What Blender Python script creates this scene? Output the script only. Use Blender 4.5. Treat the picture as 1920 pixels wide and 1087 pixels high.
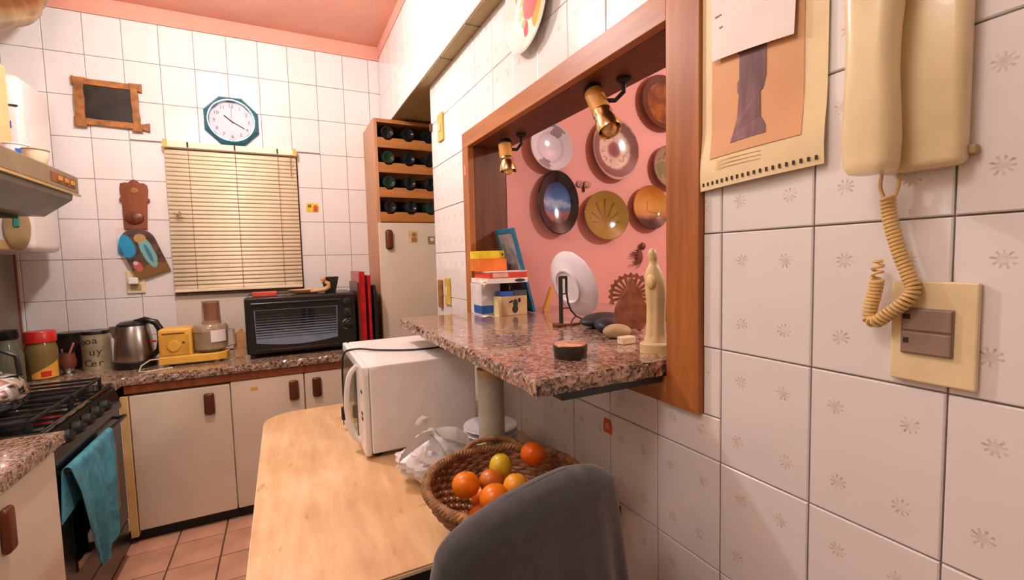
import bpy, bmesh, math, random
from mathutils import Vector, Matrix, Euler
random.seed(7)
PI = math.pi
scene = bpy.context.scene
COL = scene.collection
for o in list(bpy.data.objects):
    bpy.data.objects.remove(o)

# ------------------------------------------------------------------ camera
cam = bpy.data.cameras.new('camera')
cam.sensor_width = 36.0
cam.lens = 857.66 / 1920 * 36.0
cam.clip_start = 0.02
camo = bpy.data.objects.new('camera', cam)
yaw, pit, roll = 0.4645, -0.0684, -0.0253
fw = Vector((math.sin(yaw) * math.cos(pit), math.cos(yaw) * math.cos(pit), math.sin(pit)))
rr = Vector((math.cos(yaw), -math.sin(yaw), 0))
uu = rr.cross(fw)
R2 = rr * math.cos(roll) + uu * math.sin(roll)
U2 = -rr * math.sin(roll) + uu * math.cos(roll)
mx = Matrix((R2, U2, -fw)).transposed().to_4x4()
mx.translation = Vector((0, 0, 1.22))
camo.matrix_world = mx
COL.objects.link(camo)
scene.camera = camo

# ------------------------------------------------------------------ world, lights, exposure
world = bpy.data.worlds.new('world')
scene.world = world
world.use_nodes = True
world.node_tree.nodes['Background'].inputs[0].default_value = (0.75, 0.85, 1.0, 1)
world.node_tree.nodes['Background'].inputs[1].default_value = 0.6
scene.view_settings.view_transform = 'Standard'
scene.view_settings.look = 'None'
scene.view_settings.gamma = 1.0
scene.view_settings.use_curve_mapping = False
scene.view_settings.exposure = 0.06


def lamp(name, loc, energy, col, radius):
    l = bpy.data.lights.new(name, 'POINT')
    l.energy = energy
    l.color = col
    l.shadow_soft_size = radius
    o = bpy.data.objects.new(name, l)
    o.location = loc
    COL.objects.link(o)
    return o


lamp('kitchen_ceiling_light', (-0.24, 1.86, 2.32), 38, (0.985, 0.985, 0.985), 0.05)
lamp('added_fill_light', (-0.60, 0.42, 2.36), 23, (0.985, 0.985, 0.985), 0.22)  # soft fill added to lift the near tiled wall, no known fixture
lamp('dining_light', (2.05, 0.25, 2.05), 52, (1.0, 0.975, 0.94), 0.05)


# ------------------------------------------------------------------ materials
def lin(c):
    r = []
    for v in c[:3]:
        v = v / 255.0
        r.append(v / 12.92 if v <= 0.04045 else ((v + 0.055) / 1.055) ** 2.4)
    return (r[0], r[1], r[2], 1.0)


class N:
    """tiny node-graph helper"""
    def __init__(self, name):
        self.m = bpy.data.materials.new(name)
        self.m.use_nodes = True
        self.t = self.m.node_tree
        self.b = self.t.nodes['Principled BSDF']
        self.co = None

    def n(self, typ, **kw):
        d = self.t.nodes.new(typ)
        for k, v in kw.items():
            setattr(d, k, v)
        return d

    def link(self, a, b):
        self.t.links.new(a, b)

    def coord(self):
        if self.co is None:
            self.co = self.n('ShaderNodeTexCoord').outputs['Object']
        return self.co

    def mapped(self, scale=(1, 1, 1), rot=(0, 0, 0)):
        mp = self.n('ShaderNodeMapping')
        mp.inputs['Scale'].default_value = scale
        mp.inputs['Rotation'].default_value = rot
        self.link(self.coord(), mp.inputs[0])
        return mp.outputs[0]

    def noise(self, scale=10, detail=4, vec=None, rough=0.5):
        d = self.n('ShaderNodeTexNoise')
        d.inputs['Scale'].default_value = scale
        d.inputs['Detail'].default_value = detail
        d.inputs['Roughness'].default_value = rough
        self.link(vec or self.coord(), d.inputs['Vector'])
        return d.outputs['Fac']

    def math(self, op, a, b=None, c=None, clamp=False):
        d = self.n('ShaderNodeMath', operation=op)
        d.use_clamp = clamp
        for i, v in enumerate((a, b, c)):
            if v is None:
                continue
            if isinstance(v, (int, float)):
                d.inputs[i].default_value = v
            else:
                self.link(v, d.inputs[i])
        return d.outputs[0]

    def ramp(self, fac, stops, interp='LINEAR'):
        d = self.n('ShaderNodeValToRGB')
        cr = d.color_ramp
        cr.interpolation = interp
        while len(cr.elements) < len(stops):
            cr.elements.new(0.5)
        for e, (p, c) in zip(cr.elements, stops):
            e.position = p
            e.color = lin(c)
        self.link(fac, d.inputs[0])
        return d.outputs[0]

    def mix(self, fac, a, b):
        d = self.n('ShaderNodeMix', data_type='RGBA')
        for s, v in ((0, fac), (6, a), (7, b)):
            if isinstance(v, (int, float)):
                d.inputs[s].default_value = v
            elif isinstance(v, tuple):
                d.inputs[s].default_value = lin(v)
            else:
                self.link(v, d.inputs[s])
        return d.outputs[2]

    def sep(self):
        d = self.n('ShaderNodeSeparateXYZ')
        self.link(self.coord(), d.inputs[0])
        return d.outputs

    def color(self, v):
        if isinstance(v, tuple):
            self.b.inputs['Base Color'].default_value = lin(v)
        else:
            self.link(v, self.b.inputs['Base Color'])

    def bump(self, h, strength=0.2, dist=0.002):
        d = self.n('ShaderNodeBump')
        d.inputs['Strength'].default_value = strength
        d.inputs['Distance'].default_value = dist
        self.link(h, d.inputs['Height'])
        self.link(d.outputs[0], self.b.inputs['Normal'])

    def set(self, rough=None, metal=None, coat=None, trans=None, ior=None, spec=None, sheen=None):
        b = self.b
        for k, v in (('Roughness', rough), ('Metallic', metal), ('Coat Weight', coat),
                     ('Transmission Weight', trans), ('IOR', ior), ('Specular IOR Level', spec), ('Sheen Weight', sheen)):
            if v is not None:
                b.inputs[k].default_value = v
        return self


def pm(name, col, rough=0.5, metal=0.0, var=0.12, scale=14, bump=0.0, stretch=(1, 1, 1), **kw):
    """plain surface with slight noise variation of its colour"""
    g = N(name)
    v = g.mapped(stretch)
    f = g.noise(scale, 4, v)
    dk = tuple(max(0, c * (1 - var)) for c in col)
    lt = tuple(min(255, c * (1 + var * 0.6)) for c in col)
    g.color(g.ramp(f, [(0.3, dk), (0.7, lt)]))
    if bump:
        g.bump(g.noise(scale * 6, 3, v), bump, 0.001)
    g.set(rough=rough, metal=metal, **kw)
    return g.m


def wood(name, dark, light, rough=0.4, axis='Z', scale=9, coat=0.0):
    g = N(name)
    st = {'X': (0.12, 1.6, 1.6), 'Y': (1.6, 0.12, 1.6), 'Z': (1.6, 1.6, 0.12)}[axis]
    v = g.mapped(st)
    f = g.noise(scale * 2.2, 6, v, 0.62)
    f2 = g.noise(2.0, 2)
    s = g.math('ADD', g.math('MULTIPLY', f, 0.8), g.math('MULTIPLY', f2, 0.2))
    g.color(g.ramp(s, [(0.32, dark), (0.66, light)]))
    g.bump(f, 0.08, 0.001)
    g.set(rough=rough, coat=coat)
    return g.m


def tile_material(name, base, flower, strength):
    g = N(name)
    x, y, z = g.sep()[0:3]
    oi = g.n('ShaderNodeObjectInfo').outputs['Random']
    ax = g.math('SUBTRACT', g.math('ABSOLUTE', x), 0.0375)
    ay = g.math('SUBTRACT', g.math('ABSOLUTE', y), 0.052)
    # slight displacement so that the four sprigs of a tile differ
    jx = g.math('MULTIPLY', g.math('SINE', g.math('ADD', g.math('MULTIPLY', oi, 40), g.math('SIGN', y))), 0.004)
    ax = g.math('ADD', ax, jx)
    r = g.math('POWER', g.math('ADD', g.math('MULTIPLY', ax, ax), g.math('MULTIPLY', ay, ay)), 0.5)
    th = g.math('ARCTAN2', ay, ax)
    pet = g.math('SINE', g.math('ADD', g.math('MULTIPLY', th, 9), g.math('MULTIPLY', oi, 20)))
    petm = g.math('GREATER_THAN', pet, 0.25)
    ring = g.math('MULTIPLY', g.math('GREATER_THAN', r, 0.0055), g.math('LESS_THAN', g.math('ADD', r, g.math('MULTIPLY', g.noise(160, 2), 0.006)), 0.0135))
    petal = g.math('MULTIPLY', petm, ring)
    core = g.math('MULTIPLY', g.math('LESS_THAN', g.math('ADD', r, g.math('MULTIPLY', g.noise(220, 2), 0.005)), 0.0085), 0.55)
    m = g.math('MAXIMUM', petal, core)
    nz = g.math('MULTIPLY', g.math('SUBTRACT', g.noise(110, 3), 0.34), 3.0, clamp=True)
    m = g.math('MULTIPLY', g.math('MULTIPLY', m, nz), strength, clamp=True)
    base2 = tuple(int(c * 0.955) for c in base)
    bc = g.mix(g.noise(9, 3), base, base2)
    bc2 = g.mix(g.math('MULTIPLY', oi, 0.35), bc, tuple(int(c * 0.94) for c in base))
    g.color(g.mix(m, bc2, flower))
    g.bump(g.noise(18, 2), 0.04, 0.001)
    g.set(rough=0.16, coat=0.2)
    return g.m


def granite(name, light, mid, dark, rough=0.18, scale=1.0):
    g = N(name)
    v1 = g.n('ShaderNodeTexVoronoi'); v1.inputs['Scale'].default_value = 95 * scale
    wv = g.n('ShaderNodeMix', data_type='VECTOR')
    nz = g.n('ShaderNodeTexNoise'); nz.inputs['Scale'].default_value = 40 * scale
    g.link(g.coord(), nz.inputs['Vector'])
    vm = g.n('ShaderNodeVectorMath', operation='MULTIPLY_ADD')
    g.link(nz.outputs['Color'], vm.inputs[0]); vm.inputs[1].default_value = (0.03, 0.03, 0.03)
    g.link(g.coord(), vm.inputs[2])
    g.link(vm.outputs[0], v1.inputs['Vector'])
    sp = g.n('ShaderNodeSeparateColor'); g.link(v1.outputs['Color'], sp.inputs[0])
    f = g.math('ADD', g.math('MULTIPLY', sp.outputs[0], 0.62), g.math('MULTIPLY', g.noise(30 * scale, 6), 0.5))
    c = g.ramp(f, [(0.30, dark), (0.42, mid), (0.60, light), (0.80, tuple(min(255, int(k * 1.18)) for k in light))])
    g.color(c)
    g.set(rough=rough, coat=0.3)
    return g.m


M = {}
M['tile'] = tile_material('glazed_flower_tile', (239, 237, 234), (172, 130, 80), 0.75)
M['tile_faint'] = tile_material('glazed_faint_flower_tile', (242, 238, 234), (214, 206, 204), 0.45)
M['grout'] = pm('grout', (156, 142, 130), 0.9, bump=0.2)
M['pink'] = pm('pink_ceiling_paint', (230, 164, 142), 0.75, var=0.05, scale=3, bump=0.1)
M['pinkwall'] = pm('pink_wall_paint', (222, 156, 146), 0.7, var=0.04, scale=3, bump=0.1)
M['plaster'] = pm('white_plaster', (226, 216, 200), 0.8, var=0.05, scale=4)
M['soffit'] = pm('beige_soffit_paint', (176, 152, 104), 0.6, var=0.08, scale=5)
M['greige'] = pm('greige_splash', (132, 118, 104), 0.5, var=0.15, scale=4)
M['floor_tile'] = pm('terracotta_tile', (212, 166, 136), 0.42, var=0.12, scale=6)
M['floor_grout'] = pm('floor_grout', (104, 74, 58), 0.9)
M['wood'] = wood('orange_wood', (148, 84, 38), (188, 120, 60), 0.42, 'Z')
M['wood_y'] = wood('orange_wood_lengthwise', (148, 84, 38), (188, 120, 60), 0.42, 'Y')
M['lining'] = wood('shade_dark_lining_wood', (84, 44, 20), (116, 66, 32), 0.5, 'Z')  # surround wood darkened, painting in the shade inside the hatch
M['cabwood'] = wood('cabinet_side_wood', (176, 124, 84), (206, 156, 112), 0.45, 'Z')
M['rackwood'] = wood('rack_wood', (158, 96, 44), (196, 132, 70), 0.45, 'X')
M['brownwood'] = wood('brown_wood', (110, 52, 22), (150, 80, 40), 0.5, 'Z')
M['handle'] = wood('dark_handle_wood', (74, 34, 18), (122, 62, 34), 0.35, 'Z')
M['palewood'] = wood('pale_wood', (190, 142, 92), (222, 178, 124), 0.55, 'X')
M['cream'] = pm('cream_laminate', (226, 212, 188), 0.38, var=0.05, scale=3)
M['yellowcream'] = pm('yellowed_cream', (220, 190, 128), 0.4, var=0.06)
M['granite'] = granite('pink_granite', (162, 134, 117), (122, 98, 84), (62, 56, 52), rough=0.13, scale=1.7)
M['granite_dk'] = granite('worktop_granite', (158, 132, 110), (118, 98, 82), (66, 58, 50), scale=1.6)
M['black'] = pm('black_enamel', (24, 25, 25), 0.25, var=0.2)
M['blackm'] = pm('black_matte', (26, 26, 26), 0.6, var=0.2)
M['blackglass'] = pm('black_glass', (16, 18, 19), 0.06, var=0.1, coat=0.5)
M['steel'] = pm('brushed_steel', (176, 170, 160), 0.28, 1.0, var=0.1, stretch=(1, 1, 0.05))
M['chrome'] = pm('chrome', (205, 205, 205), 0.12, 1.0, var=0.03)
M['brass'] = pm('brass', (212, 188, 136), 0.22, 1.0, var=0.06)
M['white'] = pm('white_plastic', (234, 232, 228), 0.35, var=0.03)
M['mwwhite'] = pm('microwave_white_enamel', (238, 236, 232), 0.3, var=0.03)
M['porcelain'] = pm('white_porcelain', (232, 230, 236), 0.12, var=0.03, coat=0.3)
M['ivory'] = pm('ivory_plastic', (236, 220, 172), 0.28, var=0.05, coat=0.2)
M['ivory_cord'] = pm('ivory_cord', (222, 188, 124), 0.4, var=0.08)
M['yellow'] = pm('mustard_plastic', (228, 176, 70), 0.35, var=0.05)
M['red'] = pm('red_plastic', (196, 40, 28), 0.3, var=0.1)
M['dkred'] = pm('tray_red', (186, 24, 30), 0.25, var=0.12)
M['blue'] = pm('blue_print', (40, 96, 180), 0.4, var=0.08)
M['paper'] = pm('paper', (238, 232, 224), 0.7, var=0.03)
M['greytext'] = pm('grey_print', (120, 116, 122), 0.7)
M['darkprint'] = pm('dark_print', (50, 46, 42), 0.7)
M['bluecloth'] = pm('teal_towel_cotton', (74, 148, 168), 0.95, var=0.16, scale=30, bump=0.5)
M['greycloth'] = pm('charcoal_fleece', (62, 65, 67), 0.95, var=0.12, scale=40, bump=0.4, sheen=0.5)
M['cork'] = pm('tan_leather', (204, 142, 58), 0.55, var=0.12)
M['stone_dk'] = pm('dark_stone', (34, 42, 48), 0.5, var=0.2)
M['stone_lt'] = pm('beige_stone', (180, 156, 114), 0.6, var=0.12)
M['statue'] = pm('cream_resin', (222, 200, 146), 0.45, var=0.08)
M['carved'] = pm('carved_brown_resin', (158, 100, 72), 0.5, var=0.2, scale=40)
M['teal'] = pm('teal_clock_plastic', (34, 104, 124), 0.28, var=0.1)
M['clockface'] = pm('clock_face', (188, 184, 194), 0.4, var=0.02)
M['slat'] = pm('cream_blind_slat', (248, 232, 196), 0.42, var=0.05, scale=6)
M['cordbrown'] = pm('blind_cord', (150, 106, 66), 0.8)
M['leather'] = pm('bamboo_brown', (164, 106, 48), 0.55, var=0.25, scale=30)
M['wicker'] = pm('wicker', (146, 104, 70), 0.65, var=0.35, scale=40)
M['wickrim'] = pm('wicker_rim', (150, 108, 62), 0.6, var=0.3, scale=50)
M['edge_dark'] = pm('dark_edge_band', (40, 36, 32), 0.4)
M['edge_light'] = pm('cream_edge_band', (232, 216, 180), 0.4)
M['orange_print'] = pm('orange_print', (222, 168, 118), 0.6, var=0.06, scale=5)
M['purple_print'] = pm('purple_print', (128, 92, 96), 0.6, var=0.25, scale=22, stretch=(1, 2.5, 0.4))
M['cal'] = pm('calendar_paper', (236, 216, 168), 0.55, var=0.04)
M['greytaupe'] = pm('taupe_plastic', (150, 128, 112), 0.4, var=0.08)
M['olive_metal'] = pm('hood_olive_enamel', (138, 120, 92), 0.3, 0.4, var=0.08)
M['hood_under'] = pm('hood_underside', (122, 122, 112), 0.35, 0.5, var=0.1)
M['duct'] = pm('aged_duct_metal', (166, 134, 88), 0.35, 0.8, var=0.2)
M['calefon'] = pm('heater_enamel', (238, 234, 228), 0.3, var=0.02)
M['green'] = pm('green_plastic', (30, 140, 60), 0.35, var=0.05)


def glass(name, col, rough=0.03, trans=0.9):
    g = N(name)
    f = g.noise(12, 2)
    g.color(g.ramp(f, [(0.3, tuple(int(c * 0.95) for c in col)), (0.7, col)]))
    g.set(rough=rough, trans=trans, ior=1.45)
    return g.m


M['glass'] = glass('clear_glass', (235, 240, 235))
M['smoke'] = pm('smoky_plastic', (196, 174, 140), 0.15, var=0.1, trans=0.35, coat=0.3)
M['jarplastic'] = glass('amber_jar_plastic', (176, 150, 92), 0.15, 0.55)
M['jarglass'] = glass('greenish_jar', (150, 150, 120), 0.12, 0.6)
M['bottle'] = glass('dark_bottle_glass', (26, 32, 33), 0.12, 0.15)
M['bottle_g'] = glass('green_bottle_glass', (30, 58, 42), 0.12, 0.15)


def laminate():
    g = N('pale_wood_laminate')
    v = g.mapped((5.0, 0.9, 1))
    f = g.noise(7, 6, v, 0.6)
    f2 = g.noise(4.5, 3)
    s = g.math('ADD', g.math('MULTIPLY', f, 0.5), g.math('MULTIPLY', f2, 0.5))
    base = g.ramp(s, [(0.34, (208, 166, 118)), (0.5, (226, 190, 140)), (0.66, (242, 216, 170))])
    v2 = g.mapped((9, 3, 1))
    k = g.ramp(g.noise(3.2, 4, v2), [(0.66, (255, 255, 255)), (0.74, (206, 150, 110))])
    mm = g.n('ShaderNodeMix', data_type='RGBA', blend_type='MULTIPLY')
    mm.inputs[0].default_value = 0.7
    g.link(base, mm.inputs[6]); g.link(k, mm.inputs[7])
    g.color(mm.outputs[2])
    g.set(rough=0.3, coat=0.15)
    return g.m


M['laminate'] = laminate()


def radial(name, stops, axis='XZ', R=0.1, extra=None, rough=0.12, yfac=1.0):
    """rings of glaze counted from the plate's own centre"""
    g = N(name)
    x, y, z = g.sep()[0:3]
    a, b = {'XZ': (x, z), 'YZ': (y, z), 'XY': (x, y)}[axis]
    b2 = g.math('MULTIPLY', b, yfac)
    r = g.math('DIVIDE', g.math('POWER', g.math('ADD', g.math('MULTIPLY', a, a), g.math('MULTIPLY', b2, b2)), 0.5), R)
    rn = g.math('ADD', r, g.math('MULTIPLY', g.math('SUBTRACT', g.noise(45, 3), 0.5), 0.10))
    c = g.ramp(rn, stops)
    if extra:
        c = extra(g, a, b, r, c)
    g.color(c)
    g.set(rough=rough, coat=0.4)
    return g.m


# ------------------------------------------------------------------ mesh helpers
class B:
    def __init__(self):
        self.bm = bmesh.new()

    def _xf(self, vs, m):
        if m is not None:
            for v in vs:
                v.co = m @ v.co

    def box(self, x0, x1, y0, y1, z0, z1, bev=0.0, m=None, seg=2):
        r = bmesh.ops.create_cube(self.bm, size=1)
        vs = r['verts']
        for v in vs:
            v.co = Vector(((x0 + x1) / 2 + v.co.x * (x1 - x0), (y0 + y1) / 2 + v.co.y * (y1 - y0), (z0 + z1) / 2 + v.co.z * (z1 - z0)))
        if bev > 0:
            es = {e for v in vs for e in v.link_edges}
            rb = bmesh.ops.bevel(self.bm, geom=list(es), offset=bev, segments=seg, affect='EDGES', profile=0.5)
            vs = list({v for f in rb['faces'] for v in f.verts} | {v for v in vs if v.is_valid})
        self._xf(vs, m)
        return self

    def prism(self, pts, d0, d1, axis='Y', m=None, bev=0.0):
        """extrude a 2-D outline; axis is the extrusion direction"""
        def P(a, b, d):
            return {'Y': (a, d, b), 'X': (d, a, b), 'Z': (a, b, d)}[axis]
        v0 = [self.bm.verts.new(P(a, b, d0)) for a, b in pts]
        v1 = [self.bm.verts.new(P(a, b, d1)) for a, b in pts]
        n = len(pts)
        f = [self.bm.faces.new(v0), self.bm.faces.new(v1[::-1])]
        for i in range(n):
            f.append(self.bm.faces.new((v0[i], v1[i], v1[(i + 1) % n], v0[(i + 1) % n])))
        bmesh.ops.recalc_face_normals(self.bm, faces=f)
        vs = v0 + v1
        if bev > 0:
            es = [e for e in {e for v in v1 + v0 for e in v.link_edges} if all(v in set(v1) for v in e.verts) or all(v in set(v0) for v in e.verts)]
            rb = bmesh.ops.bevel(self.bm, geom=es, offset=bev, segments=2, affect='EDGES', profile=0.5)
            vs = list({v for fc in rb['faces'] for v in fc.verts} | {v for v in vs if v.is_valid})
        self._xf(vs, m)
        return self

    def lathe(self, prof, seg=32, m=None, sx=1.0, sy=1.0):
        """profile of (radius, z) around z"""
        rings = []
        allv = []
        for (r, z) in prof:
            if r < 1e-6:
                v = self.bm.verts.new((0, 0, z)); rings.append([v]); allv.append(v)
            else:
                rg = [self.bm.verts.new((r * sx * math.cos(2 * PI * i / seg), r * sy * math.sin(2 * PI * i / seg), z)) for i in range(seg)]
                rings.append(rg); allv += rg
        fs = []
        for a, b in zip(rings[:-1], rings[1:]):
            for i in range(seg):
                j = (i + 1) % seg
                if len(a) == 1 and len(b) == 1:
                    continue
                if len(a) == 1:
                    fs.append(self.bm.faces.new((a[0], b[i], b[j])))
                elif len(b) == 1:
                    fs.append(self.bm.faces.new((a[i], b[0], a[j])))
                else:
                    fs.append(self.bm.faces.new((a[i], b[i], b[j], a[j])))
        bmesh.ops.recalc_face_normals(self.bm, faces=fs)
        self._xf(allv, m)
        return self

    def tube(self, pts, r, seg=8, closed=False, m=None, cap=True):
        pts = [Vector(p) for p in pts]
        n = len(pts)
        rs = r if isinstance(r, (list, tuple)) else [r] * n
        rings = []
        allv = []
        up = None
        for i, p in enumerate(pts):
            if closed:
                t = pts[(i + 1) % n] - pts[i - 1]
            else:
                t = pts[min(i + 1, n - 1)] - pts[max(i - 1, 0)]
            t.normalize()
            if up is None:
                up = Vector((0, 0, 1)) if abs(t.z) < 0.9 else Vector((1, 0, 0))
            s = t.cross(up)
            if s.length < 1e-6:
                s = t.cross(Vector((1, 0.3, 0.2)))
            s.normalize()
            up = s.cross(t).normalized()
            rg = [self.bm.verts.new(p + (s * math.cos(2 * PI * k / seg) + up * math.sin(2 * PI * k / seg)) * rs[i]) for k in range(seg)]
            rings.append(rg); allv += rg
        fs = []
        pairs = list(zip(rings[:-1], rings[1:])) + ([(rings[-1], rings[0])] if closed else [])
        for a, b in pairs:
            for k in range(seg):
                fs.append(self.bm.faces.new((a[k], a[(k + 1) % seg], b[(k + 1) % seg], b[k])))
        if not closed and cap:
            fs.append(self.bm.faces.new(rings[0][::-1])); fs.append(self.bm.faces.new(rings[-1]))
        bmesh.ops.recalc_face_normals(self.bm, faces=fs)
        self._xf(allv, m)
        return self

    def grid(self, fn, nu, nv, closed_u=False, thick=0.0):
        vs = [[self.bm.verts.new(fn(i / (nu if closed_u else nu - 1), j / (nv - 1))) for j in range(nv)] for i in range(nu)]
        fs = []
        for i in range(nu if closed_u else nu - 1):
            for j in range(nv - 1):
                a, b = vs[i], vs[(i + 1) % nu]
                fs.append(self.bm.faces.new((a[j], b[j], b[j + 1], a[j + 1])))
        bmesh.ops.recalc_face_normals(self.bm, faces=fs)
        if thick:
            bmesh.ops.solidify(self.bm, geom=fs, thickness=thick)
        return self

    def sphere(self, c, rx, ry=None, rz=None, seg=24, rings=14, m=None):
        ry = ry or rx; rz = rz or rx
        r = bmesh.ops.create_uvsphere(self.bm, u_segments=seg, v_segments=rings, radius=1)
        for v in r['verts']:
            v.co = Vector((v.co.x * rx, v.co.y * ry, v.co.z * rz))
            if m is not None:
                v.co = m @ v.co
            v.co += Vector(c)
        return self


def obj(name, b, mat, parent=None, loc=None, smooth=False, local=False, mats=None):
    """link a builder as one mesh object; world coordinates unless local"""
    me = bpy.data.meshes.new(name)
    org = Vector((0, 0, 0))
    if parent is not None:
        p = parent
        while p is not None:
            org += p.location
            p = p.parent
    elif loc is not None:
        org = Vector(loc)
    if not local:
        for v in b.bm.verts:
            v.co -= org
    b.bm.normal_update()
    b.bm.to_mesh(me)
    b.bm.free()
    if mat is not None:
        me.materials.append(mat)
    if smooth:
        for p in me.polygons:
            p.use_smooth = True
        me.set_sharp_from_angle(angle=math.radians(40))
    o = bpy.data.objects.new(name, me)
    COL.objects.link(o)
    if parent is not None:
        o.parent = parent
    elif loc is not None:
        o.location = loc
    return o


def thing(name, label, cat, loc=(0, 0, 0), group=None, rz=0.0):
    o = bpy.data.objects.new(name, None)
    o.empty_display_size = 0.05
    o.location = loc
    o.rotation_euler = (0, 0, rz)
    COL.objects.link(o)
    return tag(o, label, cat, group)


def tag(o, label, cat, group=None):
    o['label'] = label; o['category'] = cat
    if group:
        o['group'] = group
    return o


def struct(o):
    o['kind'] = 'structure'
    return o


def text_mesh(s, size, depth=0.0006):
    c = bpy.data.curves.new('text', 'FONT')
    c.body = s; c.size = size; c.extrude = depth
    c.align_x = 'CENTER'; c.align_y = 'CENTER'
    c.resolution_u = 2
    t = bpy.data.objects.new('text', c)
    COL.objects.link(t)
    dg = bpy.context.evaluated_depsgraph_get()
    me = bpy.data.meshes.new_from_object(t.evaluated_get(dg))
    bpy.data.objects.remove(t)
    b = B()
    b.bm.from_mesh(me)
    bpy.data.meshes.remove(me)
    return b


def add_text(b, s, size, m, depth=0.0006):
    t = text_mesh(s, size, depth)
    me = bpy.data.meshes.new('t')
    t.bm.transform(m)
    t.bm.to_mesh(me); t.bm.free()
    b.bm.from_mesh(me)
    bpy.data.meshes.remove(me)
    return b


def rotm(loc, x=0, y=0, z=0):
    return Matrix.Translation(Vector(loc)) @ Euler((x, y, z)).to_matrix().to_4x4()


def frame_m(loc, zaxis, xhint=(1, 0, 0)):
    z = Vector(zaxis).normalized()
    x = Vector(xhint) - z * Vector(xhint).dot(z)
    x.normalize()
    y = z.cross(x)
    m = Matrix((x, y, z)).transposed().to_4x4()
    m.translation = Vector(loc)
    return m


# ------------------------------------------------------------------ tiled surfaces
TM = {}


def tile_mesh(rects, mat, th=0.006):
    key = (tuple(tuple(round(v, 4) for v in r) for r in rects), mat.name)
    if key in TM:
        return TM[key]
    bm = bmesh.new()
    c = 0.0016
    for (x0, x1, y0, y1) in rects:
        lo = [bm.verts.new(p) for p in ((x0, y0, 0), (x1, y0, 0), (x1, y1, 0), (x0, y1, 0))]
        mi = [bm.verts.new(p) for p in ((x0, y0, th - c), (x1, y0, th - c), (x1, y1, th - c), (x0, y1, th - c))]
        hi = [bm.verts.new(p) for p in ((x0 + c, y0 + c, th), (x1 - c, y0 + c, th), (x1 - c, y1 - c, th), (x0 + c, y1 - c, th))]
        for a, b2 in ((lo, mi), (mi, hi)):
            for i in range(4):
                j = (i + 1) % 4
                bm.faces.new((a[i], a[j], b2[j], b2[i]))
        bm.faces.new(hi)
        bm.faces.new(lo[::-1])
    me = bpy.data.meshes.new('tile')
    bm.to_mesh(me); bm.free()
    me.materials.append(mat)
    TM[key] = me
    return me


def sub_rect(r, h):
    x0, x1, y0, y1 = r
    a0, a1, b0, b1 = h
    if a0 >= x1 or a1 <= x0 or b0 >= y1 or b1 <= y0:
        return [r]
    out = []
    if b1 < y1: out.append((x0, x1, b1, y1))
    if b0 > y0: out.append((x0, x1, y0, b0))
    m0, m1 = max(y0, b0), min(y1, b1)
    if a0 > x0: out.append((x0, a0, m0, m1))
    if a1 < x1: out.append((a1, x1, m0, m1))
    return out


def tiles(parent, org, euler, u_off, w, v_off, h, u0, u1, v0, v1, mat, holes=(), gap=0.002, name='tile', th=0.006):
    """lay tiles on a plane; (u,v) are local plane coordinates from org"""
    Rm = Euler(euler).to_matrix()
    porg = Vector((0, 0, 0))
    p = parent
    while p is not None:
        porg += p.location; p = p.parent
    i0 = math.floor((u0 - u_off) / w); i1 = math.ceil((u1 - u_off) / w)
    j0 = math.floor((v0 - v_off) / h); j1 = math.ceil((v1 - v_off) / h)
    for i in range(i0, i1):
        for j in range(j0, j1):
            cx = u_off + (i + 0.5) * w; cy = v_off + (j + 0.5) * h
            r = (max(cx - w / 2, u0), min(cx + w / 2, u1), max(cy - h / 2, v0), min(cy + h / 2, v1))
            if r[1] - r[0] < 0.008 or r[3] - r[2] < 0.008:
                continue
            rs = [r]
            for hl in holes:
                rs = [q for rr_ in rs for q in sub_rect(rr_, hl)]
            rs = [q for q in rs if q[1] - q[0] > 0.008 and q[3] - q[2] > 0.008]
            if not rs:
                continue
            loc = [(a - cx + gap / 2, b_ - cx - gap / 2, c - cy + gap / 2, d - cy - gap / 2) for (a, b_, c, d) in rs]
            o = bpy.data.objects.new(name, tile_mesh(loc, mat, th))
            o.location = Vector(org) + Rm @ Vector((cx, cy, random.uniform(-0.0008, 0.0004))) - porg
            o.rotation_euler = euler
            o.parent = parent
            COL.objects.link(o)


# ================================================================== THE SETTING
FAR = 3.0
RX = 0.672
LX = -1.13
CEIL = 2.55
RET = 0.006
# floor
b = B(); b.box(-1.25, 3.1, -1.7, 3.1, -0.08, -0.006)
floor = struct(obj('floor', b, M['floor_grout']))
tiles(floor, (0, 0, -0.006), (0, 0, 0), -0.48, 0.185, 2.22, 0.19, -0.70, RX, -0.35, 2.58, M['floor_tile'], gap=0.006, name='floor_tile')
b = B(); b.box(-1.13, -0.70, -1.6, 1.0, -0.006, 0.0); b.box(RX, 3.0, -1.6, 1.65, -0.006, 0.0); b.box(-0.7, RX, -1.6, -0.35, -0.006, 0.0)
obj('floor_border', b, M['floor_tile'], floor)
b = B(); b.box(-1.25, 3.1, -1.7, 3.1, CEIL, CEIL + 0.08)
struct(obj('ceiling', b, M['pink']))

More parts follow.
